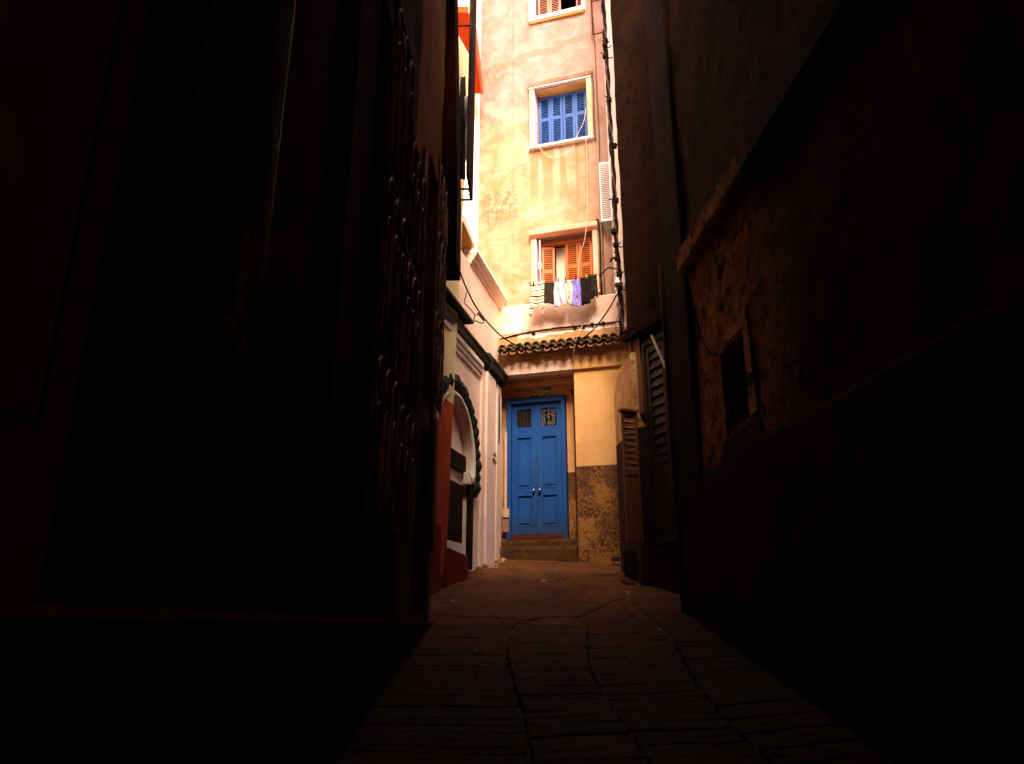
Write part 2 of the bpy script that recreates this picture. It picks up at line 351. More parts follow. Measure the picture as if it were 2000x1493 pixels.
def house_h_mat():               # yellow wash above a painted red dado
    n = NT('yellow_wash_red_dado', H); mid = n.noise(3, 8, .65, dist=.5, off=61)
    y = n.mix(n.ramp(mid, .35, .7), (.97, .75, .42), (.93, .65, .31)); r = n.mix(n.ramp(mid, .35, .65), (.62, .085, .025), (.48, .055, .018))
    st = n.ramp(n.noise(8, 8, .75, dist=1.2, off=66), .56, .62); r = n.mix(n.mul(st, n.math('SUBTRACT', 1, n.ramp(n.z, 2.2, 3.0)), .8), r, (.62, .30, .12))
    n.col(n.mix(n.ramp(n.z, 3.955, 3.965), r, y)); n.rough(.85, .2); n.bump(n.math('ADD', mid, n.mul(n.noise(30, 5), .4)), .5, .01); return n.m
MAT['house_h'] = house_h_mat()
MAT['low_red'] = plaster('low_wall_red', (.26, .045, .02), (.18, .03, .015), grime=(.12, .025, .012), off=70, bd=.02)
MAT['ledge'] = plaster('shaded_ledge', (.085, .03, .010), (.05, .018, .006), peel=(.02, .008, .004), amount=.55, off=75)  # ledge dimmed through its own darker colour, shade of the near lane painted in
MAT['near_jamb'] = plaster('corner_strip_render', (.26, .13, .045), (.18, .08, .025), peel=(.1, .04, .015), amount=.6, off=73)
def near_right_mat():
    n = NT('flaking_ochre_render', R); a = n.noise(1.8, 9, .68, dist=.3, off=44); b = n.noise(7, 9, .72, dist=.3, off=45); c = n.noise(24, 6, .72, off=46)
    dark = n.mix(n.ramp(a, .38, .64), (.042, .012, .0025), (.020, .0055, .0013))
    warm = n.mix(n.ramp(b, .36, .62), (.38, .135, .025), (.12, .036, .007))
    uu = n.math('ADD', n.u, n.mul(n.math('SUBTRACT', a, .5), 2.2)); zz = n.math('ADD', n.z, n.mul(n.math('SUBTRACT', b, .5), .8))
    lit_zone = n.mul(n.math('SUBTRACT', 1, n.ramp(uu, 1.9, 3.1)), n.math('SUBTRACT', 1, n.ramp(zz, 4.75, 4.95)))  # paler zone paints the court's glow on the wall; the rest stays darker
    x = n.mix(lit_zone, dark, warm)
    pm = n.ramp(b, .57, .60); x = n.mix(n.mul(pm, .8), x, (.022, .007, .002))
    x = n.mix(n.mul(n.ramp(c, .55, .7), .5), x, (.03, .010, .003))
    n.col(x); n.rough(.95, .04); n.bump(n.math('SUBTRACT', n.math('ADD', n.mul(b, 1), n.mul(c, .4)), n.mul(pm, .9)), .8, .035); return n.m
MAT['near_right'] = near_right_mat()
def near_end_mat():  # lighter than the wall beside it, light from the court painted in
    n = NT('lit_lane_end_render', L); mid = n.noise(3, 8, .68, dist=.4, off=91); x = n.mix(n.ramp(mid, .36, .66), (.27, .092, .020), (.17, .056, .012))
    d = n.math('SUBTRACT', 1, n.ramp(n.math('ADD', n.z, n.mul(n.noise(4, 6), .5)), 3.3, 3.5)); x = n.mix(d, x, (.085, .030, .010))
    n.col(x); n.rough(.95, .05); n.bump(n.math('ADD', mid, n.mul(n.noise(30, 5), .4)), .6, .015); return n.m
MAT['near_end'] = near_end_mat()
def ground_mat():
    n = NT('trodden_cement'); a = n.noise(1.2, 8, .66, dist=.5); b = n.noise(9, 8, .75, off=3); c = n.noise(60, 5, .7)
    x = n.mix(n.ramp(a, .36, .66), (.27, .092, .017), (.145, .046, .008))
    x = n.mix(n.mul(n.ramp(b, .5, .68), .7), x, (.055, .022, .009)); x = n.mix(n.mul(n.ramp(c, .56, .7), .75), x, (.34, .16, .055)); x = n.mix(n.mul(n.ramp(n.noise(3.1, 9, .8, off=17), .54, .58), .7), x, (.05, .018, .006))
    yy = n.math('ADD', n.sep(n.pos, 1), n.mul(n.math('SUBTRACT', a, .5), 3)); yy = n.math('SUBTRACT', yy, n.mul(n.ramp(n.sep(n.pos, 0), .7, 1.9), 1.6)); floor_shade = n.math('SUBTRACT', 1, n.ramp(yy, 4.6, 8.4))  # mask darkens the near and right floor, shade put into the colour
    x = n.mix(n.mul(floor_shade, .93), x, n.mix(n.ramp(b, .4, .65), (.020, .0065, .0015), (.009, .003, .001)))
    n.col(x); n.rough(n.math('ADD', n.mul(b, .5), .42), .2); n.bump(n.math('ADD', n.mul(b, 1), n.mul(c, .4)), 1, .032); return n.m
MAT['ground'] = ground_mat()
MAT['strip'] = plaster('damp_ribbed_cement', (.060, .025, .009), (.036, .014, .005), peel=(.085, .035, .012), grime=(.018, .008, .003), amount=.60, off=80, bd=.012)
MAT['ground_dark'] = plain('damp_cement_base', (.09, .042, .02), .8, (.05, .022, .012), 5, bump=.6, bd=.01)

# ------------------------------------------------------------------ the lane
def lane():
    x0, x1, y0, y1 = -1.3, 2.3, 6.2, 12.2; nx, ny = 190, 330
    cracks = [[(-.75, 7.35), (-.3, 7.22), (.02, 7.22), (.12, 7.12), (.4, 7.28), (.7, 7.32)],
              [(.02, 7.05), (.25, 6.9), (.5, 6.88), (.62, 6.7), (.9, 6.6)],
              [(.75, 9.6), (1.0, 9.75), (1.3, 9.82), (1.5, 10.0)], [(.5, 9.3), (.75, 9.6), (.7, 9.9)],
              [(.75, 7.4), (1.0, 7.9), (1.25, 8.2)], [(1.05, 6.2), (1.0, 6.8), (1.2, 7.4), (1.15, 7.9)]]
    segs = []
    for c in cracks:
        for (a, b) in zip(c, c[1:]):
            k = 5
            for i in range(k):
                def pt(t): 
                    q = Vector((a[0]+(b[0]-a[0])*t, a[1]+(b[1]-a[1])*t, 0)); return (q.x+.05*noise.noise(q*6), q.y+.05*noise.noise(q*6+Vector((9, 9, 0))))
                segs.append((pt(i/k), pt((i+1)/k)))
    vs = []
    for j in range(ny+1):
        y = y0+(y1-y0)*j/ny
        for i in range(nx+1):
            x = x0+(x1-x0)*i/nx; p = Vector((x, y, 0))
            z = gz(y)+.016*noise.noise(p*1.1)+.008*noise.noise(p*3.7)+.004*noise.noise(p*11)+.002*noise.noise(p*27)
            for (ax, ay), (bx, by) in segs:
                if abs(x-ax) > .25 or abs(y-ay) > .25: continue
                dx, dy = bx-ax, by-ay; t = max(0, min(1, ((x-ax)*dx+(y-ay)*dy)/(dx*dx+dy*dy+1e-9)))
                d = math.hypot(x-ax-t*dx, y-ay-t*dy)
                if d < .022: z -= .03*(1-d/.022)**.5; 
            # worn hollow where a cover was patched in
            q = ((x-.22)/.40)**2+((y-9.95)/.38)**2
            if q < 1: z -= .020*min(1, (1-q)*6)
            # crusts of mortar at the foot of the walls
            e = max(0, 1-abs(x-(-.2-(11.45-y)*.238)-.05)/.16) if y > 9.5 else 0
            z += .05*e*(.6+noise.noise(p*14))
            e = max(0, 1-math.hypot(x-1.42, (y-9.35)*.7)/.25); z += .06*e*(.6+noise.noise(p*12))
            # the ramp is lower where the ribbed strips lie
            if y < 7.6:
                k = min(1, (7.6-y)/.5); z -= .012*k
            vs.append((x, y, z))
    fs = [(j*(nx+1)+i, j*(nx+1)+i+1, (j+1)*(nx+1)+i+1, (j+1)*(nx+1)+i) for j in range(ny) for i in range(nx)]
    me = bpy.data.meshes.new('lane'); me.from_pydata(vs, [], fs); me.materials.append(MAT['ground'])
    me.polygons.foreach_set('use_smooth', [True]*len(fs))
    o = bpy.data.objects.new('lane', me); link(o); o['kind'] = 'structure'
    # the wide hillside sheet under everything
    mb = MB(); mb.add([(-60, -60, gz(-60)-.06), (60, -60, gz(-60)-.06), (60, 70, gz(70)-.06), (-60, 70, gz(70)-.06)], [(0, 1, 2, 3)])
    g = mb.build('ground', MAT['ground_dark']); g['kind'] = 'structure'
    # ribbed cement strips, one object each
    rng = random.Random(3)
    cols = [(-1.0, -.42, .0, 3.3), (-.40, .28, .02, 7.0), (.30, .95, .05, 7.15), (.97, 1.36, -.02, 7.9), (1.38, 2.0, .06, 8.1)]
    n = 0
    for ci, (a, b, tilt, ymax) in enumerate([(-.95, .02, -.01, 6.95), (.04, .62, .02, 6.75), (.64, 1.28, .05, 7.0), (1.30, 2.05, .06, 8.0)]):
        y = 2.6+rng.random()*.1
        while y < ymax:
            d = .100+rng.uniform(-.016, .018); gap = rng.uniform(.009, .019); k = 10
            aa = a+rng.uniform(-.012, .012)+.06*math.sin(y*1.7+ci); bb = b+rng.uniform(-.012, .012)+.06*math.sin(y*1.7+ci+1)
            ph = rng.random()*9; top = []; lo = []; dz = rng.uniform(-.005, .005)
            if bb > 1.95-.05*(y-4): bb = 1.95-.05*(y-4)
            if ci == 0: aa = max(aa, -.86)
            for i in range(k+1):
                x = aa+(bb-aa)*i/k; yo = tilt*(i/k)*2+.03*noise.noise(Vector((x*1.5, y*.7, 9)))+.012*noise.noise(Vector((x*3, y*2, ph)))
                y_a = y+yo; y_b = y+yo+d-gap+.006*noise.noise(Vector((x*6, y*5, ph+4)))
                zz = .010+dz+.012*noise.noise(Vector((x*1.3, y*1.1, 5)))+.008*noise.noise(Vector((x*4, y*4, 1)))
                row = [(x, y_a, gz(y_a)-.05), (x, y_a+.006, gz(y_a)+zz-.004), (x, y_a+.02, gz(y_a)+zz+.004), (x, y_b-.02, gz(y_b)+zz+.004), (x, y_b, gz(y_b)+zz-.005), (x, y_b, gz(y_b)-.05)]
                top.append(row)
            vs = [q for r in top for q in r]; fs = [(i*6+j, i*6+j+1, (i+1)*6+j+1, (i+1)*6+j) for i in range(k) for j in range(5)]
            fs += [tuple(range(6))[::-1], tuple(k*6+j for j in range(6))]
            mb = MB(); mb.add(vs, fs); s = mb.build('paving_strip', MAT['ground'], o); n += 1
            y += d
    return o
lane()

# ------------------------------------------------------------------ end house
end = empty('house', F.w(.8, 0, 2.1), 'tall peeling rose and ochre house closing the lane, with blue double door and stacked windows', 'house')
win = {'top': (.66, 1.62, 12.52, 13.9), 'mid': (.65, 1.655, 9.60, 10.80), 'low': (.66, 1.665, 6.52, 7.66)}
wall('wall', F, -.44, 2.6, 6.36, 16.5, 0, .3, MAT['facade'], end, [(a, b, c, d) for a, b, c, d in win.values()], amp=.008)
wall('porch_wall', F, -.02, 2.3, 5.16, 6.38, .07, .5, MAT['lower'], end, amp=.004)
wall('pillar', F, 1.275, 2.3, 1.8, 5.158, .03, .36, MAT['lower'], end, amp=.003)
wall('recess_wall', F, -.55, 1.6, 1.8, 5.6, -.46, .3, MAT['lower'], end, [(.0, 1.03, 2.4, 4.88)], amp=.003)
mb = MB(); mb.box(F, -.56, -.22, -.5, -.02, 1.8, 5.2); mb.box(F, -.56, 1.3, -.452, -.30, 5.05, 5.152)
mb.build('recess_side', MAT['lower'], end, bevel=.01)
mb = MB(); mb.extr(F, [(.0, 6.385), (.072, 6.375), (.05, 6.41), (.0, 6.43)], -.02, 2.3); mb.build('parapet_ledge', MAT['white_house'], end)
mb = MB(); mb.box(F, 1.26, 2.2, .032, .085, 5.15, 5.30); mb.build('pillar_cap', MAT['lower'], end, bevel=.008)
mb = MB(); mb.extr(F, [(.07, 5.84), (.10, 5.83), (.16, 5.66), (.16, 5.62), (.07, 5.60)], -.02, 2.25); mb.build('eave_bed', MAT['lower'], end)
# rooms behind the openings
for k, (a, b, c, d) in win.items():
    mb = MB(); mb.box(F, a-.4, b+.4, -1.6, -1.5, c-.3, d+.3); [mb.box(F, a-.4, b+.4, -1.5, -.301, q, q+.05) for q in (c-.3, d+.25)]; mb.box(F, a-.4, a-.35, -1.5, -.301, c-.25, d+.25); mb.box(F, b+.35, b+.4, -1.5, -.301, c-.25, d+.25); mb.build('room', MAT['dark_room'], end)
mb = MB(); mb.box(F, -.2, 1.2, -1.2, -.78, 2.3, 5); mb.build('hall', MAT['dark_room'], end)

def shutter(name, fr, u0, u1, z0, z1, v, m, parent, mid=.5, pitch=.045, sw=.045, th=.035, stuff=True, panel_low=False):
    mb = MB(); mb.box(fr, u0, u0+sw, v, v+th, z0, z1); mb.box(fr, u1-sw, u1, v, v+th, z0, z1)
    zm = z0+(z1-z0)*mid; rw = sw*1.35
    for (a, b) in ((z0, z0+rw), (z1-rw, z1), (zm-rw*.6, zm+rw*.6)): mb.box(fr, u0+sw, u1-sw, v+.002, v+th-.002, a, b)
    if panel_low: mb.box(fr, u0+sw, u1-sw, v+.008, v+th-.014, z0+rw, zm-rw*.6)
    sh = mb.build(name, m, parent, bevel=.004)
    sl = MB(); spans = [(zm+rw*.6, z1-rw)] + ([] if panel_low else [(z0+rw, zm-rw*.6)])
    for a, b in spans:
        n = max(3, int((b-a)/pitch)); p = (b-a)/n
        for i in range(n):
            zc = a+p*(i+.5)
            one = MB() if not stuff else sl
            t = .006; one.extr(fr, [(v+.003, zc+p*.55), (v+.003, zc+p*.55+t), (v+th-.004, zc-p*.34+t), (v+th-.004, zc-p*.34)], u0+sw-.004, u1-sw+.004)
            if not stuff: one.build('slat', m, sh)
    if stuff: o = sl.build('slats', m, sh); o['kind'] = 'stuff'
    return sh

# middle window, blue shutters
a, b, c, d = win['mid']
for q in ((a-.09, a), (b, b+.095)): wf = MB(); wf.box(F, *q, -.02, .05, c-.054, d+.018); wf.build('window_post', MAT['trim'], end, bevel=.008)
mb = MB(); mb.box(F, a-.10, b+.105, -.05, .075, c-.105, c-.055); mb.build('window_sill', MAT['trim_white'], end, bevel=.008)
mb = MB(); mb.box(F, a-.1, b+.1, -.02, .065, d+.02, d+.05); mb.build('window_lintel', MAT['trim_white'], end, bevel=.006)
mb = MB(); mb.box(F, a-.11, b+.115, -.02, .075, d+.052, d+.15); mb.build('window_hood', MAT['brownhood'], end, bevel=.012)
mb = MB(); mb.box(F, a, b, -.22, -.002, d-.012, d+.02); mb.box(F, a+.03, b-.03, -.22, -.20, d-.03, d-.012); mb.build('window_soffit', MAT['trim_ochre'], end)
mb = MB(); mb.box(F, a, a+.008, -.16, .045, c, d-.012); mb.build('window_jamb', MAT['lilac'], end)
for q in ((a, a+.035), (b-.03, b)): mb = MB(); mb.box(F, *q, -.24, -.16, c, d-.01); mb.build('rough_jamb', MAT['brownhood'], end)
wd = (b-a-.075)/4
for i in range(4): shutter('shutter', F, a+.038+i*wd+.003, a+.038+(i+1)*wd-.003, c+.01, d-.035-.012*(i % 2), -.215+.012*(i % 2), MAT['blue_wood'], end, mid=.56, pitch=.034)
# low window, orange shutters
a, b, c, d = win['low']
for q in ((a-.09, a), (b, b+.085)): mb = MB(); mb.box(F, *q, -.02, .05, c-.13, d); mb.build('window_post', MAT['trim'], end, bevel=.008)
mb = MB(); mb.extr(F, [(-.02, d+.002), (.06, d+.002), (.12, d+.03), (.13, d+.12), (-.02, d+.14)], a-.11, b+.10); mb.build('window_hood', MAT['trim'], end, bevel=.012)
mb = MB(); mb.box(F, a-.1, b+.1, -.05, .09, c-.07, c-.002); mb.build('window_sill', MAT['trim'], end, bevel=.008)
mb = MB(); mb.box(F, a, b, -.25, -.002, d-.006, d-.001); mb.box(F, a, b, -.16, -.09, d-.05, d-.008); mb.build('window_soffit', MAT['brownhood'], end)
mb = MB(); mb.box(F, a, a+.008, -.16, .045, c, d-.012); mb.build('window_jamb', MAT['lilac'], end)
mb = MB(); mb.box(F, a+.01, a+.05, -.2, -.1, c, d-.06); mb.box(F, b-.04, b, -.2, -.1, c, d-.06); mb.box(F, a+.05, b-.04, -.2, -.1, d-.10, d-.052); mb.build('shutter_frame', MAT['orange_wood'], end, bevel=.004)
K = Fr(F.w(a+.06, -.12, 0)[:2], (math.cos(R_(-4)), math.sin(R_(-4))))
shutter('shutter', K, 0, .235, c+.01, d-.12, 0, MAT['orange_wood'], end, mid=.52, pitch=.034)
shutter('shutter', F, 1.15, 1.385, c+.01, d-.075, -.16, MAT['orange_wood'], end, mid=.54, pitch=.038)
shutter('shutter', F, 1.39, b-.042, c+.01, d-.075, -.155, MAT['orange_wood'], end, mid=.54, pitch=.038)
mb = MB(); mb.box(F, .95, 1.12, -.30, -.27, c, d-.13); mb.build('window_board', MAT['pale_board'], end)
mb = MB(); mb.box(F, 1.12, 1.148, -.29, -.24, c, d-.10); mb.box(F, .94, 1.12, -.28, -.24, d-.13, d-.105); mb.build('inner_frame', MAT['trim_white'], end)
# top window, red shutters, one leaf open on the dark room
a, b, c, d = win['top']
mb = MB(); mb.box(F, a-.09, a, -.02, .05, c-.02, d+.1); mb.box(F, b, b+.07, -.02, .05, c-.02, d+.1); mb.box(F, a-.09, b+.07, -.05, .07, c-.115, c-.02); mb.box(F, a-.09, b+.07, -.02, .07, d+.1, d+.2)
mb.build('window_frame', MAT['trim_white'], end, bevel=.008)
mb = MB(); mb.box(F, a-.06, b+.05, -.04, .05, c-.155, c-.117); mb.build('sill_underside', MAT['cream_soffit'], end, bevel=.01)
mb = MB(); mb.box(F, a, a+.008, -.16, .045, c, d); mb.build('window_jamb', MAT['lilac'], end)
shutter('shutter', F, a+.05, a+.285, c+.01, d-.03, -.16, MAT['red_wood'], end, mid=.55, pitch=.04)
shutter('shutter', F, a+.29, a+.52, c+.01, d-.03, -.155, MAT['red_wood'], end, mid=.55, pitch=.04)
K = Fr(F.w(b-.13, -.20, 0)[:2], (.62, -.40)); shutter('shutter', K, 0, .13, c+.01, d-.03, 0, MAT['red_wood'], end, mid=.55, pitch=.04, sw=.03)

# door
DV = -.44
mb = MB(); mb.box(F, -.005, .075, DV-.06, DV+.06, 2.50, 4.86); mb.box(F, .945, 1.015, DV-.06, DV+.06, 2.50, 4.86); mb.box(F, -.006, 1.016, DV-.06, DV+.065, 4.78, 4.88)
mb.build('door_frame', MAT['blue_door'], end, bevel=.006)
def door_leaf(u0, u1, seed, light):
    z0, z1 = 2.585, 4.775; s_ = .085; v0, v1 = DV-.03, DV+.005
    zs = [(z0+.12, 3.22), (3.33, 4.20), (4.37, 4.68)]
    mb = MB(); mb.box(F, u0, u0+s_, v0, v1, z0, z1); mb.box(F, u1-s_, u1, v0, v1, z0, z1)
    e = [z0, zs[0][0], zs[0][1], zs[1][0], zs[1][1], zs[2][0], zs[2][1], z1]
    for i in range(0, 8, 2): mb.box(F, u0+s_, u1-s_, v0+.001, v1-.001, e[i], e[i+1])
    lf = mb.build('door_leaf', MAT['blue_door'], end, bevel=.004)
    for zz in zs[:2]:
        p = MB(); p.box(F, u0+s_, u1-s_, v0+.002, v0+.012, *zz); p.box(F, u0+s_+.045, u1-s_-.045, v0+.012, v1-.008, zz[0]+.05, zz[1]-.05)
        p.box(F, u0+s_, u0+s_+.015, v0+.012, v1+.006, *zz); p.box(F, u1-s_-.015, u1-s_, v0+.012, v1+.006, *zz)
        p.box(F, u0+s_+.015, u1-s_-.015, v0+.012, v1+.005, zz[0], zz[0]+.015); p.box(F, u0+s_+.015, u1-s_-.015, v0+.012, v1+.005, zz[1]-.015, zz[1])
        p.build('panel', MAT['blue_door'], lf, bevel=.004)
    g = MB(); g.box(F, u0+s_, u1-s_, v0-.01, v0-.004, *zs[2]); g.build('pane', MAT['glass'], lf)
    gr = MB(); a, b = u0+s_, u1-s_; c, d = zs[2]; vv = v1-.006
    def scroll(cu, cz, r, t0, turns, sgn):
        pts = []
        for i in range(15):
            t = i/14; rr = r*(1-.75*t); th = t0+sgn*turns*2*math.pi*t; pts.append(F.w(cu+rr*math.cos(th), vv, cz+rr*math.sin(th)))
        gr.tube(pts, .006, 4)
    wd = b-a
    for k in range(3): scroll(a+wd*(.18+.32*k), c+.05, .042, -math.pi/2, 1.2, 1 if k % 2 else -1)
    for sx in (-1, 1):
        for zc in (c+.12, c+.185, c+.26): scroll((a+b)/2+sx*wd*.33, zc, .038, sx*1.2+(1.5 if zc > c+.2 else 0), 1.1, sx)
    scroll((a+b)/2, c+.17, .055, 0, .98, 1); gr.tube([F.w((a+b)/2, vv, c), F.w((a+b)/2, vv, d)], .005, 4)
    gr.build('grille', MAT['light_iron'] if light else MAT['iron'], lf)
    return lf
l1 = door_leaf(.078, .505, 0, False); l2 = door_leaf(.511, .942, 1, True)
mb = MB(); mb.box(F, .496, .519, DV+.004, DV+.02, 2.6, 4.77); mb.build('cover_strip', MAT['blue_door'], l1, bevel=.004)
def knob(u, lf):
    mb = MB(); c = F.w(u, DV+.045, 3.285); mb.ball(c, .027, 12); mb.tube([F.w(u, DV, 3.285), F.w(u, DV+.04, 3.285)], .012, 8); mb.build('knob', MAT['steel'], lf, smooth=True)
knob(.46, l1); knob(.565, l2)
for z in (3.71, 3.62, 3.12): mb = MB(); mb.tube([F.w(.545, DV, z), F.w(.545, DV+.014, z)], .014, 8); mb.build('lock', MAT['iron'], l2)
mb = MB(); mb.prism(F, [(.30, 2.71), (.45, 2.70), (.47, 2.72), (.475, 2.86), (.462, 2.79), (.455, 2.73), (.36, 2.735), (.33, 2.725)], DV-.012, DV+.008); mb.build('rotten_patch', MAT['dark_room'], l1)
mb = MB(); mb.box(F, .078, .945, DV-.04, DV+.04, 2.515, 2.582); mb.box(F, .078, .945, DV+.04, DV+.06, 2.5, 2.54); mb.build('threshold', MAT['maroon_wood'], end, bevel=.004)
# steps
def rough_block(name, fr, u0, u1, v0, v1, z0, z1, m, parent, n=14):
    mb = MB(); rows = []
    prof = [(v0, z0), (v1, z0), (v1, z1-.05), (v1-.015, z1-.012), (v1-.05, z1), (v0, z1)]
    for i in range(n+1):
        u = u0+(u1-u0)*i/n
        for k, (v, z) in enumerate(prof):
            j = .018*noise.noise(Vector((u*5, v*6, z*6))) if k in (1, 2, 3, 4) else 0
            mb.v.append(fr.w(u, v+j, z+(j*.7 if k > 2 else 0)))
    p = len(prof)
    mb.f = [(i*p+j, i*p+(j+1) % p, (i+1)*p+(j+1) % p, (i+1)*p+j) for i in range(n) for j in range(p)]+[tuple(range(p))[::-1], tuple(n*p+j for j in range(p))]
    return mb.build(name, m, parent)
rough_block('step', F, -.23, 1.272, -.46, -.02, 1.9, 2.47, MAT['step'], end)
rough_block('step', F, -.02, 1.268, -.10, .12, 1.9, 2.35, MAT['step'], end)
# drainpipes in the porch
def pipe(name, pts, r, m, parent=None, n=8): 
    mb = MB(); mb.tube(pts, r, n); return mb.build(name, m, parent, smooth=True)
mb = MB(); mb.tube([F.w(-.02, -.38, 2.9), F.w(-.02, -.38, 4.3)], .025, 8); mb.tube([F.w(-.02, -.38, 3.20), F.w(-.02, -.38, 3.225)], .034, 8); mb.tube([F.w(-.02, -.38, 3.55), F.w(-.02, -.38, 3.57)], .032, 8)
mb.box(F, -.06, .05, -.44, -.35, 2.86, 3.0); mb.build('drain_pipe', MAT['trim'], end, bevel=.003)
mb = MB(); mb.box(F, -.075, .04, -.455, -.37, 2.62, 2.88); mb.build('drain_box', MAT['brownhood'], end, bevel=.01)
mb = MB(); mb.tube([F.w(1.19, -.36, 2.5), F.w(1.19, -.36, 4.9)], .024, 8); mb.box(F, 1.14, 1.24, -.42, -.32, 4.88, 4.94); mb.build('drain_pipe', MAT['maroon_wood'], end)
mb = MB(); mb.box(F, 1.06, 1.17, -.455, -.43, 2.4, 3.6); mb.build('dado_patch', MAT['lower'], end, bevel=.005)

# roof tiles over the porch
def barrel(fr, u, v0, v1, z0, z1, r, up, name, m, parent, seed):
    rng = random.Random(seed); n = 6; mb = MB(); t = .012; du = rng.uniform(-.006, .006); dz = rng.uniform(-.008, .006); dv = rng.uniform(-.012, .012)
    for (vv, zz, rr) in ((v0, z0, r*.9), (v1+dv, z1+dz, r)):
        for q in (rr, rr-t):
            for i in range(n+1):
                th = math.pi*i/n; mb.v.append(fr.w(u+du+q*math.cos(th), vv, zz+(q*math.sin(th) if up else -q*math.sin(th)*.8)))
    k = n+1
    for i in range(n): mb.f += [(i, i+1, 2*k+i+1, 2*k+i), (k+i, 3*k+i, 3*k+i+1, k+i+1), (2*k+i, 2*k+i+1, 3*k+i+1, 3*k+i)]
    mb.f += [(0, 2*k, 3*k, k), (n, k+n, 3*k+n, 2*k+n)]
    return mb.build(name, m, parent, smooth=False)
nt_ = 15; pt = 2.16/nt_
for i in range(nt_):
    u = .03+pt*(i+.5)
    barrel(F, u, .08, .30, 5.60, 5.50, pt*.46, True, 'roof_tile', MAT['tile'], end, i)
    barrel(F, u, .08, .22, 5.655, 5.60, pt*.43, True, 'roof_tile', MAT['tile'], end, i+50)
    barrel(F, u+pt/2, .08, .31, 5.575, 5.475, pt*.40, False, 'roof_tile', MAT['pan_tile'], end, i+100)

# number plate and lamp rose above the door
plate = empty('number_plate', F.w(.68, -.45, 4.97), 'dark house number plate reading 10 above the blue door', 'sign')
mb = MB(); mb.prism(F, [(.612, 4.915), (.752, 4.945), (.757, 4.96), (.745, 5.045), (.735, 5.052), (.63, 5.03), (.620, 5.015)], -.458, -.44); mb.build('plate', MAT['glass'], plate, bevel=.003)
MAT['digit'] = plain('worn_white_enamel', (.62, .52, .46), .5, (.4, .3, .24), 30)
def stroke(pts, r=.006):
    mb = MB()
    for p in pts: mb.tube([F.w(u, -.438, z) for u, z in p], r, 5)
    mb.build('digit', MAT['digit'], plate)
stroke([[(.645, 5.0), (.660, 5.012), (.660, 4.945)], [(.648, 4.944), (.673, 4.948)]])
stroke([[(.708+.019*math.cos(t*math.pi/7), 4.985+.031*math.sin(t*math.pi/7)) for t in range(15)]])
lp = empty('lamp_fitting', F.w(.48, -.44, 5.12), 'dark empty lamp fitting with two dangling wires over the blue door', 'lamp')
mb = MB(); mb.extr(F, [(-.45, 5.12), (-.30, 5.105), (-.30, 5.125), (-.45, 5.16)], .39, .60); mb.build('bracket', MAT['rust_iron'], lp, bevel=.004)
mb = MB(); mb.tube([F.w(.38, -.42, 5.11), F.w(.40, -.42, 4.98), F.w(.43, -.42, 4.89)], .0045, 5); mb.tube([F.w(.59, -.42, 5.09), F.w(.56, -.42, 5.0), F.w(.54, -.42, 4.89)], .0045, 5); mb.box(F, .42, .55, -.44, -.38, 4.882, 4.90); mb.build('wire', MAT['rubber'], lp)

# ------------------------------------------------------------------ white arched house, left
wh = empty('arched_house', W.w(-1.2, 0, 2.0), 'rose-white house with green glazed cornice and green tiled horseshoe arch, left of the blue door', 'house')
AC, AZ, AR = -2.45, 3.30, .80          # arch centre and clear radius
us = [-3.2+3.2*i/64 for i in range(65)]
mb = MB()
pts = []
def halfw(z):                            # half width of the opening at height z
    if z > AZ: return math.sqrt(max(0, AR*AR-(z-AZ)**2))
    if z > 3.1: return AR-.03*(1-math.cos((AZ-z)/.2*math.pi))/2
    return AR-.03
zs = [1.8, 3.1, 3.2]+[AZ+AR*math.sin(math.pi/2*i/14) for i in range(15)]
edge = [(AC+halfw(z), z) for z in zs]
poly_r = edge+[(AC, 5.0), (0, 5.0), (0, 1.8)]
for v, flip in ((0, False), (-.45, True)):
    pass
n0 = len(edge)
# wall right of the arch as strips, so that its face can be uneven
for i in range(n0-1):
    (u0, z0), (u1, z1) = edge[i], edge[i+1]
    k = 10
    for j in range(k):
        s0, s1 = j/k, (j+1)/k
        q = [(u0+(0-u0)*s0, z0), (u0+(0-u0)*s1, z0), (u1+(0-u1)*s1, z1), (u1+(0-u1)*s0, z1)]
        mb.add([W.w(u, .008*noise.noise(Vector((u*3, 0, z*3))), z) for u, z in q], [(0, 1, 2, 3)])
    mb.add([W.w(u0, 0, z0), W.w(u1, 0, z1), W.w(u1, -.13, z1), W.w(u0, -.13, z0)], [(0, 1, 2, 3)])
    q = [(2*AC-u0, z0), (-3.6, z0), (-3.6, z1), (2*AC-u1, z1)]
    mb.add([W.w(u, 0, z) for u, z in q], [(0, 1, 2, 3)]); mb.add([W.w(2*AC-u0, 0, z0), W.w(2*AC-u1, 0, z1), W.w(2*AC-u1, -.13, z1), W.w(2*AC-u0, -.13, z0)], [(0, 1, 2, 3)])
mb.add([W.w(-3.6, 0, AZ+AR), W.w(0, 0, AZ+AR), W.w(0, 0, 4.76), W.w(-3.6, 0, 4.76)], [(0, 1, 2, 3)])
mb.build('arch_wall', MAT['white_house'], wh)
wall('wall', W, -3.6, 0.0, 4.76, 6.37, 0, .4, MAT['white_house'], wh, amp=.004)
CU = -1.86
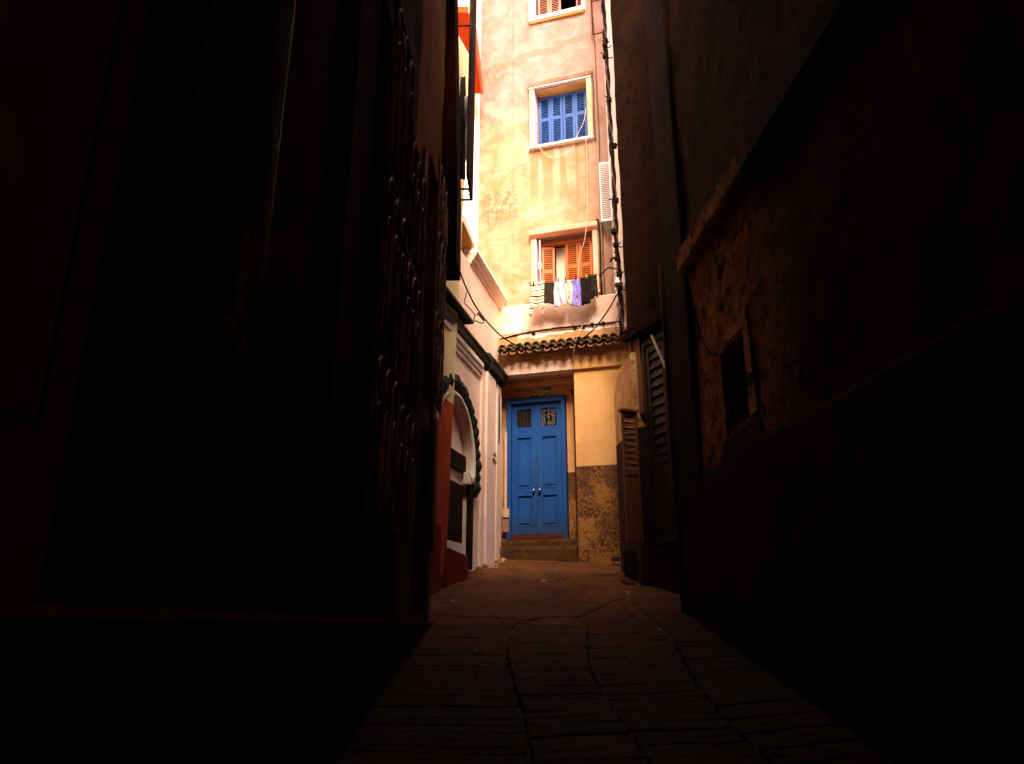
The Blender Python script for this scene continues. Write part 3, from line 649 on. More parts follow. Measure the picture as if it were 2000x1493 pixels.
# white cornice with its terrace
mb = MB(); mb.extr(W, [(-.1, 6.37), (.02, 6.37), (.024, 6.40), (.06, 6.44), (.064, 6.465), (.10, 6.51), (.104, 6.535), (-.1, 6.54)], CU, -.001); mb.build('upper_cornice', MAT['white_house'], wh, bevel=.004)
mb = MB(); mb.extr(W, [(-.1, 6.542), (.118, 6.542), (.118, 6.62), (-.1, 6.63)], CU, -.002); mb.build('upper_coping', MAT['white'], wh, bevel=.006)
mb = MB(); mb.box(W, -3.6, -.01, -1.6, -.102, 6.3, 6.5); mb.build('terrace', MAT['trim'], wh)
# green cornice
prof = [(.0, 5.24), (.04, 5.225), (.115, 5.15), (.12, 5.12), (.095, 5.09), (.08, 5.02), (.045, 4.985), (.0, 4.98)]
mb = MB(); mb.extr(W, prof, -3.6, -.98); mb.build('green_cornice', MAT['green'], wh, bevel=.008)
mb = MB(); mb.extr(W, [(v+.035 if v > 0 else v, z) for v, z in [(0, 5.27), (.05, 5.25), (.115, 5.17), (.125, 5.13), (.10, 5.09), (.085, 5.0), (.04, 4.95), (0, 4.95)]], -.985, -.06); mb.build('green_pier_cap', MAT['green'], wh, bevel=.010)
mb = MB(); mb.extr(W, [(0, 5.32), (.10, 5.34), (.2, 5.26), (.2, 5.22), (0, 5.22)], -3.6, -2.25); mb.build('green_cap_tile', MAT['green'], wh, bevel=.01)
# stepped white moulding under it
for k, (v, za, zb) in enumerate([(.075, 4.90, 4.975), (.05, 4.83, 4.898), (.028, 4.76, 4.828)]):
    mb = MB(); mb.box(W, -3.6, -1.27, 0.0, v, za, zb); mb.build('moulding', MAT['trim_white'], wh, bevel=.008)
# pier at the corner: three shallow fascias
mb = MB(); mb.box(W, -1.22, -.02, .002, .035, 1.9, 4.93); mb.build('pier', MAT['white_house'], wh, bevel=.008)
mb = MB(); mb.box(W, -1.05, -.55, .035, .075, 1.9, 4.93); mb.build('pier_face', MAT['white_house'], wh, bevel=.015)
mb = MB(); mb.box(W, -.42, -.18, .035, .06, 1.9, 4.92); mb.build('pier_fillet', MAT['white_house'], wh, bevel=.012)
mb = MB(); mb.prism(W, [(-.33, 3.95), (-.27, 3.93), (-.23, 4.2), (-.25, 4.75), (-.3, 4.8)], .055, .063); mb.build('wall_crack', MAT['dark_room'], wh)
mb = MB(); mb.prism(W, [(-.62+.13*math.cos(t), 3.60+.05*math.sin(t)) for t in [i*math.pi/5 for i in range(10)]], .072, .079); mb.prism(W, [(-.74, 3.68), (-.50, 3.68), (-.58, 3.76)], .072, .078); mb.build('plaster_scar_or_light', MAT['brownhood'], wh, bevel=.004)
# inner arch lining, tympanum, door
LV = -.10
mb = MB(); mb.box(W, -3.45, -1.66, LV-.05, LV, 3.45, 4.3); mb.build('tympanum', MAT['white_house'], wh)
mb = MB(); mb.box(W, -3.3, -1.62, LV-.04, LV+.04, 3.24, 3.47); mb.build('door_lintel', MAT['rubber'], wh, bevel=.006)
mb = MB(); mb.box(W, -3.3, -1.62, LV-.06, LV-.01, 3.07, 3.238); mb.build('door_fanlight', MAT['trim_white'], wh)
for k in range(2):
    mb = MB(); a = -3.26+k*.82; mb.box(W, a, a+.81, LV-.05, LV+.01, 2.28, 3.065); mb.box(W, a+.1, a+.70, LV+.01, LV+.02, 2.38, 2.95); mb.build('door_leaf', MAT['rubber'], wh, bevel=.006)
mb = MB(); mb.box(W, -3.3, -1.62, LV-.06, LV+.03, 1.8, 2.275); mb.build('door_plinth', MAT['trim_white'], wh, bevel=.005)
mb = MB(); mb.box(W, -1.70, -1.56, -.03, .03, 1.95, 3.18); mb.build('door_jamb', MAT['rubber'], wh, bevel=.006)
mb = MB(); mb.box(W, -1.80, -1.705, -.05, .035, 3.07, 3.235); mb.build('jamb_block', MAT['trim_white'], wh, bevel=.006)
# green tiles round the arch, each one a tile
nn = 22
for i in range(nn):
    th = -.26+(math.pi/2+.26)*i/(nn-1)*1.9
    r0, r1 = .90, 1.10; da = .088; mb = MB(); cc = (AC, AZ)
    jag = .03*(i % 2); vs = []
    rng = random.Random(i); dv = rng.uniform(-.01, .01)
    for (r, h) in ((r0, .05), ((r0+r1)/2, .095), (r1+jag-.01, .05)):
        for t, hh in ((-da, -.02), (-da*.5, .0), (0, .015), (da*.5, 0), (da, -.02)):
            vs.append(W.w(cc[0]+r*math.cos(th+t), h+hh+dv, cc[1]+r*math.sin(th+t)))
    base = [W.w(cc[0]+r*math.cos(th+t), -.01, cc[1]+r*math.sin(th+t)) for r in (r0, r1+jag-.01) for t in (-da, da)]
    fs = [(j*5+k, j*5+k+1, (j+1)*5+k+1, (j+1)*5+k) for j in range(2) for k in range(4)]
    vs += base; fs += [(15, 16, 4, 0), (4, 3, 2, 1, 0), (17, 18, 14, 10), (10, 11, 12, 13, 14), (15, 17, 10, 5, 0), (16, 18, 14, 9, 4)]
    mb.add(vs, fs); mb.build('arch_tile', MAT['green'], wh)
# white roll between arch and tiles
mb = MB(); mb.tube([W.w(AC+(AR+.05)*math.cos(t), .02, AZ+(AR+.05)*math.sin(t)) for t in [-.25+(math.pi+.5)*i/30 for i in range(31)]], .045, 8); mb.build('arch_roll', MAT['trim_white'], wh, smooth=True)
mb = MB(); mb.box(W, -3.6, -.02, -.9, -.20, 1.8, 4.4); mb.build('inner_wall', MAT['dark_room'], wh)

# ------------------------------------------------------------------ upper white building, left, with two projecting floors
ub = empty('white_building', (-1.6, 11.5, 2.2), 'bright whitewashed building high on the left with a cream soffit and a red slab', 'building')
wall('wall', F, -3.0, -.442, 5.0, 16.5, .03, .3, MAT['white'], ub, amp=.003)
wall('side_wall', Fr((-2.2, 11.9), (.05, 1)), -4.5, 0, 6.7, 15, 0, .3, MAT['white'], ub, amp=.003)
def proj_slab(name, poly, z, th, m, m2=None, nm2=None):
    mb = MB(); mb.slab(poly, z, z+th); mb.build(name, m, ub, bevel=.004)
proj_slab('cream_floor', [(-.69, 8.95), (-.52, 10.04), (-.83, 10.17), (-2.2, 10.2), (-2.2, 8.95)], 6.66, .02, MAT['cream_soffit'])
mb = MB(); mb.slab([(-.69, 8.95), (-.52, 10.04), (-.83, 10.17), (-2.2, 10.2), (-2.2, 8.95)], 6.683, 6.80); mb.build('floor_edge', MAT['white'], ub)
mb = MB(); mb.slab([(-.73, 9.35), (-.66, 9.95), (-.59, 11.3), (-2.2, 11.3), (-2.2, 9.35)], 10.78, 10.9); mb.build('red_floor', MAT['red_paint'], ub)
mb = MB(); mb.slab([(-.725, 9.35), (-.655, 9.95), (-.585, 11.3), (-.545, 11.3), (-.605, 9.95), (-.69, 9.35)], 10.76, 10.98); mb.build('red_floor_edge', MAT['rose_edge'], ub, bevel=.006)
mb = MB(); mb.slab([(-.745, 9.5), (-.675, 10.1), (-.62, 11.3), (-2.2, 11.5), (-2.2, 9.5)], 10.99, 13.5); mb.build('upper_storey', MAT['white'], ub)

# ------------------------------------------------------------------ yellow and red house, left
hh = empty('yellow_house', H.w(-.7, 0, 1.6), 'narrow yellow washed house with a painted red lower wall, left of the arched house', 'house')
wall('wall', H, -2.2, .0, 1.3, 9.4, 0, .5, MAT['house_h'], hh, amp=.004, lean=lambda u, z: .024*(z-2))
mb = MB(); mb.box(H, -.6, -.25, .03, .05, 1.3, 2.4); mb.build('corner_strip', MAT['low_red'], hh, bevel=.01)
lw = empty('low_wall', Q.w(.33, 0, 1.7), 'low dark red sloping cheek wall at the foot of the yellow house', 'wall')
mb = MB(); mb.prism(Q, [(-.30, 1.4), (.67, 1.6), (.665, 2.095), (.02, 2.17), (-.02, 2.22), (-.30, 2.26)], -.16, 0); mb.build('body', MAT['low_red'], lw, bevel=.012)
mb = MB(); mb.box(Q, -.02, .0, -.01, .01, 1.5, 2.3); mb.build('joint', MAT['rust_iron'], lw, bevel=.003)

# ------------------------------------------------------------------ near house, left
nl = empty('near_house', L.w(-3, -.2, .6), 'dark brown house on the left with tall wrought iron grilles, in deep shade', 'house')
g1 = (-3.25, -1.80, 1.95, 5.45); g2 = (-.92, -.22, 3.3, 5.8); d2 = (-1.02, -.22, 1.45, 3.05); d0 = (-6.3, -5.3, 1.5, 4.2)
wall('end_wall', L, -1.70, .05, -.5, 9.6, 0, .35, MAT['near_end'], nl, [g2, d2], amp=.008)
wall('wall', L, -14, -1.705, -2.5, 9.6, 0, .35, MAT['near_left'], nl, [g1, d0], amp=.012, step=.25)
mb = MB(); mb.box(L, -14, .0, -3, -.7, -3, 9.6); mb.build('inner_wall', MAT['dark_room'], nl)
mb = MB(); mb.slab([(-1.2, 5.12), (-.25, 5.12), (-.25, 6.9), (-1.2, 6.9)], 9.05, 9.2); mb.build('added_shade_eave', MAT['near_left'], nl)  # unseen slab added to keep sun off the overhang
mb = MB(); mb.box(L, -14, .04, -3, .0, 9.605, 9.8); mb.build('roof', MAT['near_left'], nl)
mb = MB(); mb.extr(L, [(.001, 1.53), (.05, 1.53), (.065, 1.50), (.05, 1.47), (.001, 1.46)], 0, 0)
vs = []
for i in range(29):
    u = -6.8+(7.1)*i/28; zt = 1.535-.0275*(u+6.8)
    for v, dz in ((.0, 0), (.07, -.004), (.08, -.025), (.06, -.045), (.0, -.05)): vs.append(L.w(u, v+.006*noise.noise(Vector((u*3, v, 0))), zt+dz+.006*noise.noise(Vector((u*2.5, 4, v)))))
mb = MB(); mb.add(vs, [(i*5+j, i*5+j+1, (i+1)*5+j+1, (i+1)*5+j) for i in range(28) for j in range(4)]+[(0, 1, 2, 3, 4), tuple(28*5+j for j in range(5))[::-1]]); mb.build('ledge', MAT['ledge'], nl)
mb = MB(); mb.box(L, -3.9, -3.45, .0, .055, 1.5, 9.5); mb.build('pilaster', MAT['near_left'], nl, bevel=.015)
mb = MB(); mb.box(L, -.17, .045, .0, .03, 1.36, 5.0); mb.build('corner_strip', MAT['near_jamb'], nl, bevel=.01)
mb = MB(); mb.extr(L, [(-1.2, 5.04), (.20, 5.04), (.19, 6.0), (.06, 9.7), (-1.2, 9.7)], -.05, .45); mb.build('overhang', MAT['overhang'], nl, bevel=.01)
def leaf_shape(u, z0, z1, wd, v, m, name):
    p = [(u+wd/2*math.sin(math.pi*t/2)**.6*(1 if t <= 1 else 1), z0+(z1-z0)*.28*t) for t in (0, .25, .5, .75, 1)]
    poly = [(u, z0)]+[(u+wd*.5*math.sin(math.pi/2*t)**.7, z0+(z1-z0)*.3*t) for t in (.3, .6, 1)]+[(u+wd*.5*math.cos(math.pi/2*t), z0+(z1-z0)*(.75+.25*math.sin(math.pi/2*t))) for t in (0, .35, .7, 1)]
    poly += [(2*u-a, b) for a, b in poly[1:-1]][::-1]
    mb = MB(); mb.prism(L, poly, .0, .06); mb.build(name, m, nl, bevel=.02)
leaf_shape(-1.35, 2.05, 3.9, .42, 0, MAT['near_left'], 'plaster_boss'); leaf_shape(-.10, 1.95, 3.3, .22, 0, MAT['near_jamb'], 'plaster_boss')
mb = MB(); mb.box(L, *d2[:2], -.22, -.18, *d2[2:]); mb.box(L, d2[0]+.1, d2[1]-.1, -.18, -.165, 1.7, 2.1); mb.box(L, d2[0]+.1, d2[1]-.1, -.18, -.165, 2.2, 2.9); mb.build('side_door', MAT['brown_wood'], nl, bevel=.006)
mb = MB(); mb.box(L, *d0[:2], -.22, -.18, *d0[2:]); mb.box(L, d0[0]+.15, d0[1]-.15, -.18, -.16, 1.9, 3.9); mb.build('side_door', MAT['brown_wood'], nl, bevel=.006)
def grille(a, b, z0, z1, v, nb, tiers):
    g = MB()
    rl = MB()
    for z in (z0, z1)+tuple(z0+(z1-z0)*t for t in tiers): rl.box(L, a, b, v-.008, v+.008, z-.012, z+.012)
    for i in range(nb+1):
        u = a+(b-a)*i/nb; g.tube([L.w(u, v, z0), L.w(u, v, z1)], .011, 6)
    fr_ = g.build('window_grille', MAT['grille_iron'], nl); rl = rl.build('grille_rails', MAT['rubber'], fr_); rl['kind'] = 'stuff'
    zt = [z0]+[z0+(z1-z0)*t for t in tiers]+[z1]
    for (za, zb) in zip(zt, zt[1:]):
        s = MB(); w_ = (b-a)/nb*2
        for i in range(nb//2):
            uc = a+w_*(i+.5); r = w_*.42
            for kk, rr in ((0, r), (1, r*.6)):
                s.tube([L.w(uc-rr, v+.012, za+.1), L.w(uc-rr, v+.012, zb-r-.12-kk*.2)]+[L.w(uc+rr*math.cos(t), v+.012, zb-r-.12-kk*.2+rr*1.6*math.sin(t)) for t in [math.pi*(1-j/8) for j in range(9)]]+[L.w(uc+rr, v+.012, za+.1)], .009, 5)
            0 and s.tube([L.w(uc+.05*(1-j/16)*math.cos(j*.8), v+.016, (za+zb)/2+.05*(1-j/16)*math.sin(j*.8)) for j in range(15)], .008, 5)
        s.build('scroll_work', MAT['grille_iron'], fr_)
    return fr_
grille(-3.25, -2.52, 1.95, 5.4, .10, 6, (.28, .62)); grille(-2.48, -1.75, 1.95, 4.9, .10, 6, (.3, .66)); grille(-.92, -.22, 3.3, 5.75, .10, 6, (.36, .7))
mb = MB(); mb.box(L, -3.2, -1.8, -.30, -.27, 1.95, 5.4); mb.build('window_panel', MAT['dark_room'], nl)
mb = MB(); mb.prism(L, [(-3.17, 4.65), (-3.10, 5.05), (-3.03, 4.6), (-3.10, 4.25)], .05, .085); mb.build('lit_wall_patch', MAT['lit_rose'], nl)  # pale shape standing in for a lit bit of wall
mb = MB(); mb.prism(L, [(-2.57, 4.45), (-2.50, 4.85), (-2.42, 4.35), (-2.50, 3.95)], .05, .085); mb.build('lit_wall_patch', MAT['lit_rose'], nl)  # second lit bit of wall, drawn as a pale shape
mb = MB(); mb.prism(L, [(-1.28, 4.6), (-1.27, 5.6), (-1.16, 5.6), (-1.17, 4.6), (-1.23, 4.05)], -.001, .02); mb.build('plaster_scar_or_light', MAT['lit_rose'], nl)  # bright rose strip painting light on the end wall
# thin pipe down the nearest wall and its crusty end
tp = pipe('wall_pipe', [L.w(-4.77, .03, z) for z in (2.55, 3.2, 4, 5, 7, 9)], .013, MAT['light_iron']); tag(tp, 'thin upright pipe on the dark left wall nearest the viewer', 'pipe')
mb = MB()
for i in range(26):
    rng = random.Random(i+5); u = -4.86+rng.uniform(-.09, .07); z = 2.28+rng.uniform(0, .42); q = rng.uniform(.008, .03)
    mb.ball(L.w(u, .005, z), q, 6, 1.8)
mb.build('crumbling_mortar', MAT['near_jamb'], nl)

# balcony cage with washing
bc = empty('balcony_cage', L.w(.9, .1, 6.5), 'black iron balcony cage jutting from the left houses, seen end-on', 'balcony')
mb = MB(); Yb = [(.55, -.55), (1.2, -.55)]
for i, u in enumerate((.55, .62, .75, .9, 1.02, 1.1)): mb = MB(); mb.tube([L.w(u, .25, 6.50), L.w(u, .25, 9.9)], .022, 6); mb.build('bar', MAT['rubber'], bc)
for z in (6.50, 6.66, 7.56, 7.66, 7.75, 7.84, 9.3): mb = MB(); mb.tube([L.w(1.1, -.2, z), L.w(1.1, .25, z), L.w(.55, .25, z)], .015, 6); mb.build('rail', MAT['rubber'], bc)
mb = MB(); mb.tube([L.w(1.1, .25, 6.62), L.w(1.12, .21, 6.58), L.w(1.13, .20, 6.63), L.w(1.12, .23, 6.68)], .006, 5); mb.build('hook', MAT['iron'], bc)
def cloth(name, fr, u0, u1, z0, z1, v, m, label, cat, group, seed, legs=False, taper=0, lines=None):
    nu, nz = 16, 18; mb = MB(); vs = []
    for j in range(nz+1):
        t = j/nz; z = z1+(z0-z1)*t
        for i in range(nu+1):
            s = i/nu; uc = (u0+u1)/2; u = uc+(s-.5)*(u1-u0)*(1-taper*t+.06*noise.noise(Vector((t*2, seed, 0))))
            if legs and t > .45: u += (.5-abs(s-.5))*0
            vv = v+.016*math.sin(s*(6+seed%4)+seed+3*noise.noise(Vector((s*2, t*1.5, seed))))*(.3+t)+.035*noise.noise(Vector((s*4, t*3, seed)))
            vs.append(fr.w(u, vv, z+.07*noise.noise(Vector((s*2.2, 5, seed)))*(t)-.012*math.sin(s*math.pi)*(1-t)))
    fs = []
    for j in range(nz):
        for i in range(nu):
            if legs and j >= nz*.42 and abs(i+.5-nu/2) < .6+1.1*(j-nz*.42)/nz: continue
            fs.append((j*(nu+1)+i, j*(nu+1)+i+1, (j+1)*(nu+1)+i+1, (j+1)*(nu+1)+i))
    mb.add(vs, fs); base = fr.w((u0+u1)/2, v, z1)
    o = mb.build(name, m, None, smooth=True, loc=base)
    sd = o.modifiers.new('solid', 'SOLIDIFY'); sd.thickness = .008
    return tag(o, label, cat, group)
def fabric(name, c, c2=None, stripes=None, fr=F):
    n = NT(name, fr); k = n.noise(9, 5, .6); x = n.mix(n.ramp(k, .3, .7), c, c2 or tuple(q*.8 for q in c))
    if stripes:
        for col, per, wd, ph in stripes:
            zz = n.math('ADD', n.z, n.mul(n.noise(3, 1), .015)); f = n.math('FRACT', n.math('ADD', n.math('DIVIDE', zz, per), ph)); x = n.mix(n.math('LESS_THAN', f, wd), x, col)
    n.col(x); n.rough(.9, .1); n.bump(n.noise(120, 3, .5), .3, .002); return n.m
MAT['f_black'] = fabric('black_cloth', (.014, .009, .009)); MAT['f_dark'] = fabric('dark_green_cloth', (.03, .022, .012))
MAT['f_white'] = fabric('white_cloth', (.66, .56, .62), (.56, .47, .56)); MAT['f_cream'] = fabric('cream_cloth', (.70, .60, .52))
MAT['f_lilac'] = fabric('lilac_cloth', (.30, .24, .68), (.24, .18, .58))
MAT['f_stripe'] = fabric('striped_cloth', (.84, .66, .55), None, [((.02, .015, .02), .11, .2, 0), ((.72, .30, .08), .11, .18, .5)])
MAT['f_lace'] = fabric('white_lace', (.88, .78, .78), (.7, .5, .45), [((.45, .3, .3), .05, .25, 0)], L)
X1 = Fr(L.w(1.0, .1, 0)[:2], (1, -.1))
cloth('dark_garment', X1, -.02, .05, 6.75, 8.35, 0, MAT['f_dark'], 'long dark garment hanging inside the iron balcony cage', 'laundry', 'washing in the balcony cage', 3, taper=-.5)
cloth('lace_cloth', X1, -.10, -.02, 7.2, 8.3, .12, MAT['f_lace'], 'pale lacy cloth hanging behind the balcony cage bars', 'laundry', 'washing in the balcony cage', 8)
cloth('pale_cloth', X1, .08, .14, 6.9, 7.9, .16, MAT['f_cream'], 'pale cloth strip hanging at the outer bars of the balcony cage', 'laundry', 'washing in the balcony cage', 12, taper=.6)

# ------------------------------------------------------------------ near house, right
nr = empty('near_house', R.w(3, -.2, .6), 'flaking dark ochre house on the right with a small deep window and string course', 'house')
wn = (1.50, 2.03, 2.87, 3.56)
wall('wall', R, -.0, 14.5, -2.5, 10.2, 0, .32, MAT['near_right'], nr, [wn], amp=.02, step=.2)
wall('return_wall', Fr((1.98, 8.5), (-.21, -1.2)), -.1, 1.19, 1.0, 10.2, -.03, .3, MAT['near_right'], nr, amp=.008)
mb = MB(); mb.box(R, .3, 14, -3, -.6, -3, 10.2); mb.build('inner_wall', MAT['dark_room'], nr)
vs = []; N_ = 90
for i in range(N_+1):
    u = 13.*i/N_; zt = 2.66+.035*noise.noise(Vector((u*2.2, 0, 3)))+.02*noise.noise(Vector((u*9, 0, 3)))
    if 1.42 < u < 2.3: zt = 2.84+.02*noise.noise(Vector((u*9, 0, 3)))
    zb = gz(7.3-u)-.3
    for v, z in ((.0, zt+.012), (.032, zt-.01), (.045, zt-.04), (.05, zb)): vs.append(R.w(u, v+.010*noise.noise(Vector((u*2, z*2, 1))), z))
mb = MB(); mb.add(vs, [(i*4+j, i*4+j+1, (i+1)*4+j+1, (i+1)*4+j) for i in range(N_) for j in range(3)]); mb.build('dado', MAT['dado_dark'], nr)
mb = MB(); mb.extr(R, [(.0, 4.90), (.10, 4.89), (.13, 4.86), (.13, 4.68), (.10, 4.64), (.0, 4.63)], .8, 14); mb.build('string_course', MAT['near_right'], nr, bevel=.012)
mb = MB(); mb.box(R, .0, .78, .0, .055, .8, 10.1); mb.build('pilaster', MAT['mid_right'], nr, bevel=.03)
# plaster reveal round the window, uneven
def rough_band(pts, wd, v, m, name, parent, fr, seed):
    mb = MB(); n = len(pts)
    for i, (u, z) in enumerate(pts):
        q = noise.noise(Vector((u*6, z*6, seed))); q2 = noise.noise(Vector((u*6, z*6, seed+5)))
        dx, dz = (pts[min(i+1, n-1)][0]-pts[max(i-1, 0)][0]), (pts[min(i+1, n-1)][1]-pts[max(i-1, 0)][1]); l = math.hypot(dx, dz); nx, nz_ = -dz/l, dx/l
        w0, w1 = wd*(.5+.35*q), wd*(.5+.35*q2)
        for (s, h) in ((-w0, 0), (-w0*.8, v), (w1*.8, v), (w1, 0)): mb.v.append(fr.w(u+nx*s, h, z+nz_*s))
    mb.f = [(i*4+j, i*4+j+1, (i+1)*4+j+1, (i+1)*4+j) for i in range(n-1) for j in range(3)]
    mb.build(name, m, parent)
rough_band([(2.10, 2.88+.09*i) for i in range(10)], .16, .028, MAT['reveal'], 'window_surround', nr, R, 2)
rough_band([(1.44+.07*i, 3.62+.004*i) for i in range(11)], .12, .024, MAT['reveal'], 'window_surround', nr, R, 6)
rough_band([(1.44, 2.85+.08*i) for i in range(10)], .10, .02, MAT['near_right'], 'window_surround', nr, R, 9)
for (u, z, s) in ((1.62, 4.28, .06), (1.6, 3.98, .055), (2.9, 2.95, .05), (1.75, 4.3, .03)):
    mb = MB(); mb.prism(R, [(u+s*(1+.3*math.sin(3*k))*math.cos(k), z+s*1.3*(1+.2*math.cos(2*k))*math.sin(k)) for k in [i*math.pi/5 for i in range(10)]], .03, .034 if u != 1.75 else .033); mb.build('wall_hole', MAT['dark_room'], nr)
cb = pipe('wall_cable', [R.w(u, .06, z) for u, z in ((.85, 4.9), (.9, 4.6), (1.0, 4.2), (1.15, 3.85), (1.35, 3.62), (1.52, 3.55))], .009, MAT['rubber'])
tag(cb, 'thin black cable curving down the right wall into the small window', 'cable')
rp = pipe('drain_pipe', [R.w(-.03, .06, z) for z in (1.35, 2, 2.6, 3.2, 3.9, 4.6, 5.2)], .03, MAT['rust_iron'])
tag(rp, 'rusty upright drainpipe at the far edge of the right wall', 'pipe')
mb = MB(); q = Vector(R.w(-.03, .06, 1.4))

# ------------------------------------------------------------------ shuttered house, right
sh_ = empty('shuttered_house', M.w(.9, -.1, 1.6), 'narrow mouldy house on the right with tall brown louvred door shutters', 'house')
wall('wall', M, .40, 1.5, 4.95, 11.8, 0, .35, MAT['mid_right'], sh_, amp=.012)
wall('lower_wall', M, .62, 1.5, 1.2, 4.95, -.10, .25, MAT['mid_right'], sh_, [(.70, 1.30, 2.15, 4.75)], amp=.01)
mb = MB(); mb.box(M, .0, 1.3, -.4, -.02, 1.2, 2.16); mb.build('base', MAT['dado_dark'], sh_, bevel=.02)
mb = MB(); mb.box(M, .36, 1.5, -.05, .08, 4.90, 5.06); mb.build('ledge', MAT['mid_right'], sh_, bevel=.015)
mb = MB(); mb.box(M, .42, .47, -.02, .0, 4.0, 5.0); mb.box(M, .47, .64, -.12, -.02, 3.85, 4.9); mb.build('corner_board', MAT['brown_wood'], sh_, bevel=.005)
mb = MB(); mb.box(M, .3, 1.3, -2, -.45, 1.0, 11.8); mb.build('inner_wall', MAT['dark_room'], sh_)
mb = MB(); mb.box(M, .66, .72, -.10, -.03, 2.16, 4.8); mb.box(M, 1.28, 1.34, -.10, -.03, 2.16, 4.8); mb.box(M, .72, 1.28, -.10, -.03, 4.73, 4.8); mb.build('door_frame', MAT['shaded_wood'], sh_, bevel=.006)
mb = MB(); mb.box(M, .4, 1.45, -2, 0, 11.805, 12); mb.build('roof', MAT['mid_right'], sh_)
mb = MB(); mb.box(R, 0, 14, -3, 0, 10.205, 10.4); mb.build('roof', MAT['near_right'], nr)
shutter('door_shutter', M, .74, 1.14, 2.2, 4.70, -.08, MAT['shaded_wood'], sh_, mid=.40, pitch=.115, sw=.06, th=.04, stuff=False, panel_low=True)
SH = Fr((1.395, 8.86), (.20, .085))
shutter('door_shutter', SH, 0, .225, 2.22, 3.86, 0, MAT['brown_wood'], sh_, mid=.52, pitch=.072, sw=.036, th=.035, stuff=False, panel_low=True)
mb = MB(); mb.box(SH, -.02, .24, -.03, .06, 3.865, 3.90); mb.build('shutter_cap', MAT['brown_wood'], sh_, bevel=.006)
mb = MB(); mb.extr(M, [(.02, 4.77), (.045, 4.77), (.045, 4.75), (.02, 4.75)], 0, 0)
st = MB(); st.tube([M.w(.98, .02, 4.80), M.w(1.43, .06, 3.98)], .017, 5); st = st.build('strut', MAT['trim']); tag(st, 'slanting pale strut propped beside the tall brown shutters', 'strut')

# ------------------------------------------------------------------ buttress and white upper wall, right
bt = empty('buttress_wall', B.w(.9, 0, 2), 'round-topped flaking cream buttress wall between yellow pillar and brown shutters', 'wall')
prof = [(-.1, 1.7), (2.05, 1.7), (2.05, 4.70)]+[(.775+.55*(1-math.sin(math.pi/2*i/8))-.0, 4.40+.30*math.cos(math.pi/2*i/8)) for i in range(9)]
prof = [(-.0, 1.7), (1.95, 1.7), (1.95, 4.72), (1.33, 4.72)]+[(.78+.55*(1-math.sin(math.pi/2*i/8)), 4.32+.40*math.cos(math.pi/2*i/8)) for i in range(1, 9)]+[(.76, 1.72)]
prof[0] = (.75, 1.7); prof = prof[:-1]
mb = MB(); mb.prism(B, prof, -.5, 0); mb.build('body', MAT['buttress'], bt, bevel=.03)
pw = empty('upper_wall', P.w(1, 0, 6.2), 'sunlit white upper storey wall glimpsed edge-on behind the cable bundle', 'wall')
wall('wall', P, 0.0, 1.75, 6.20, 14, 0, .3, MAT['white'], pw, amp=.004)
mb = MB(); mb.box(P, 1.74, 1.80, -.3, .03, 6.0, 13.9); mb.build('corner_strip', MAT['trim_ochre'], pw, bevel=.01)
# white louvred shutter panel standing out from it
SV = Fr((1.525, 10.78), (.18, -.04)); wl = empty('louvre_panel', SV.w(.1, 0, 7.9), 'white louvred shutter panel swung out beside the end house, behind the cables', 'shutter')
mb = MB(); mb.box(SV, 0, .02, 0, .03, 7.72, 8.88); mb.box(SV, .17, .19, 0, .03, 7.72, 8.88); mb.box(SV, .02, .17, 0, .03, 7.72, 7.76); mb.box(SV, .02, .17, 0, .03, 8.84, 8.88); mb.build('frame', MAT['bright'], wl, bevel=.003)
mb = MB()
for i in range(30): z = 7.77+i*.0355; mb.extr(SV, [(.004, z+.022), (.004, z+.028), (.026, z+.008), (.026, z+.002)], .02, .17)
o = mb.build('slats', MAT['bright'], wl); o['kind'] = 'stuff'
mb = MB(); mb.prism(SV, [(.01, 7.71), (.17, 7.71), (.14, 7.49), (.11, 7.44)], .0, .02); mb.build('bracket', MAT['tile'], wl)

# ------------------------------------------------------------------ unseen slab added to shade the near lane, and the houses' backs
cs = MB(); cs.slab([(-1.6, -8), (2.9, -8), (2.3, 5.1), (-1.1, 5.1)], 9.02, 9.2); cs = cs.build('added_shade_roof', MAT['mid_right']); tag(cs, 'unseen dark roof added high over the near lane to shade it', 'roof')
be = MB(); be.box(WORLD, -1.4, 2.6, -8.3, -8.0, -3, 9.6); be = be.build('rear_wall', MAT['near_left']); tag(be, 'dark wall closing the near lane behind the viewer', 'wall')
for o in (nl, nr): pass

# ------------------------------------------------------------------ cables, rope, washing
def catmull(pts, n=8):
    P_ = [Vector(p) for p in pts]; P_ = [P_[0]*2-P_[1]]+P_+[P_[-1]*2-P_[-2]]; out = []
    for i in range(1, len(P_)-2):
        for k in range(n):
            t = k/n; a, b, c, d = P_[i-1:i+3]
            out.append(.5*((2*b)+(c-a)*t+(2*a-5*b+4*c-d)*t*t+(3*b-a-3*c+d)*t**3))
    return out+[P_[-2]]
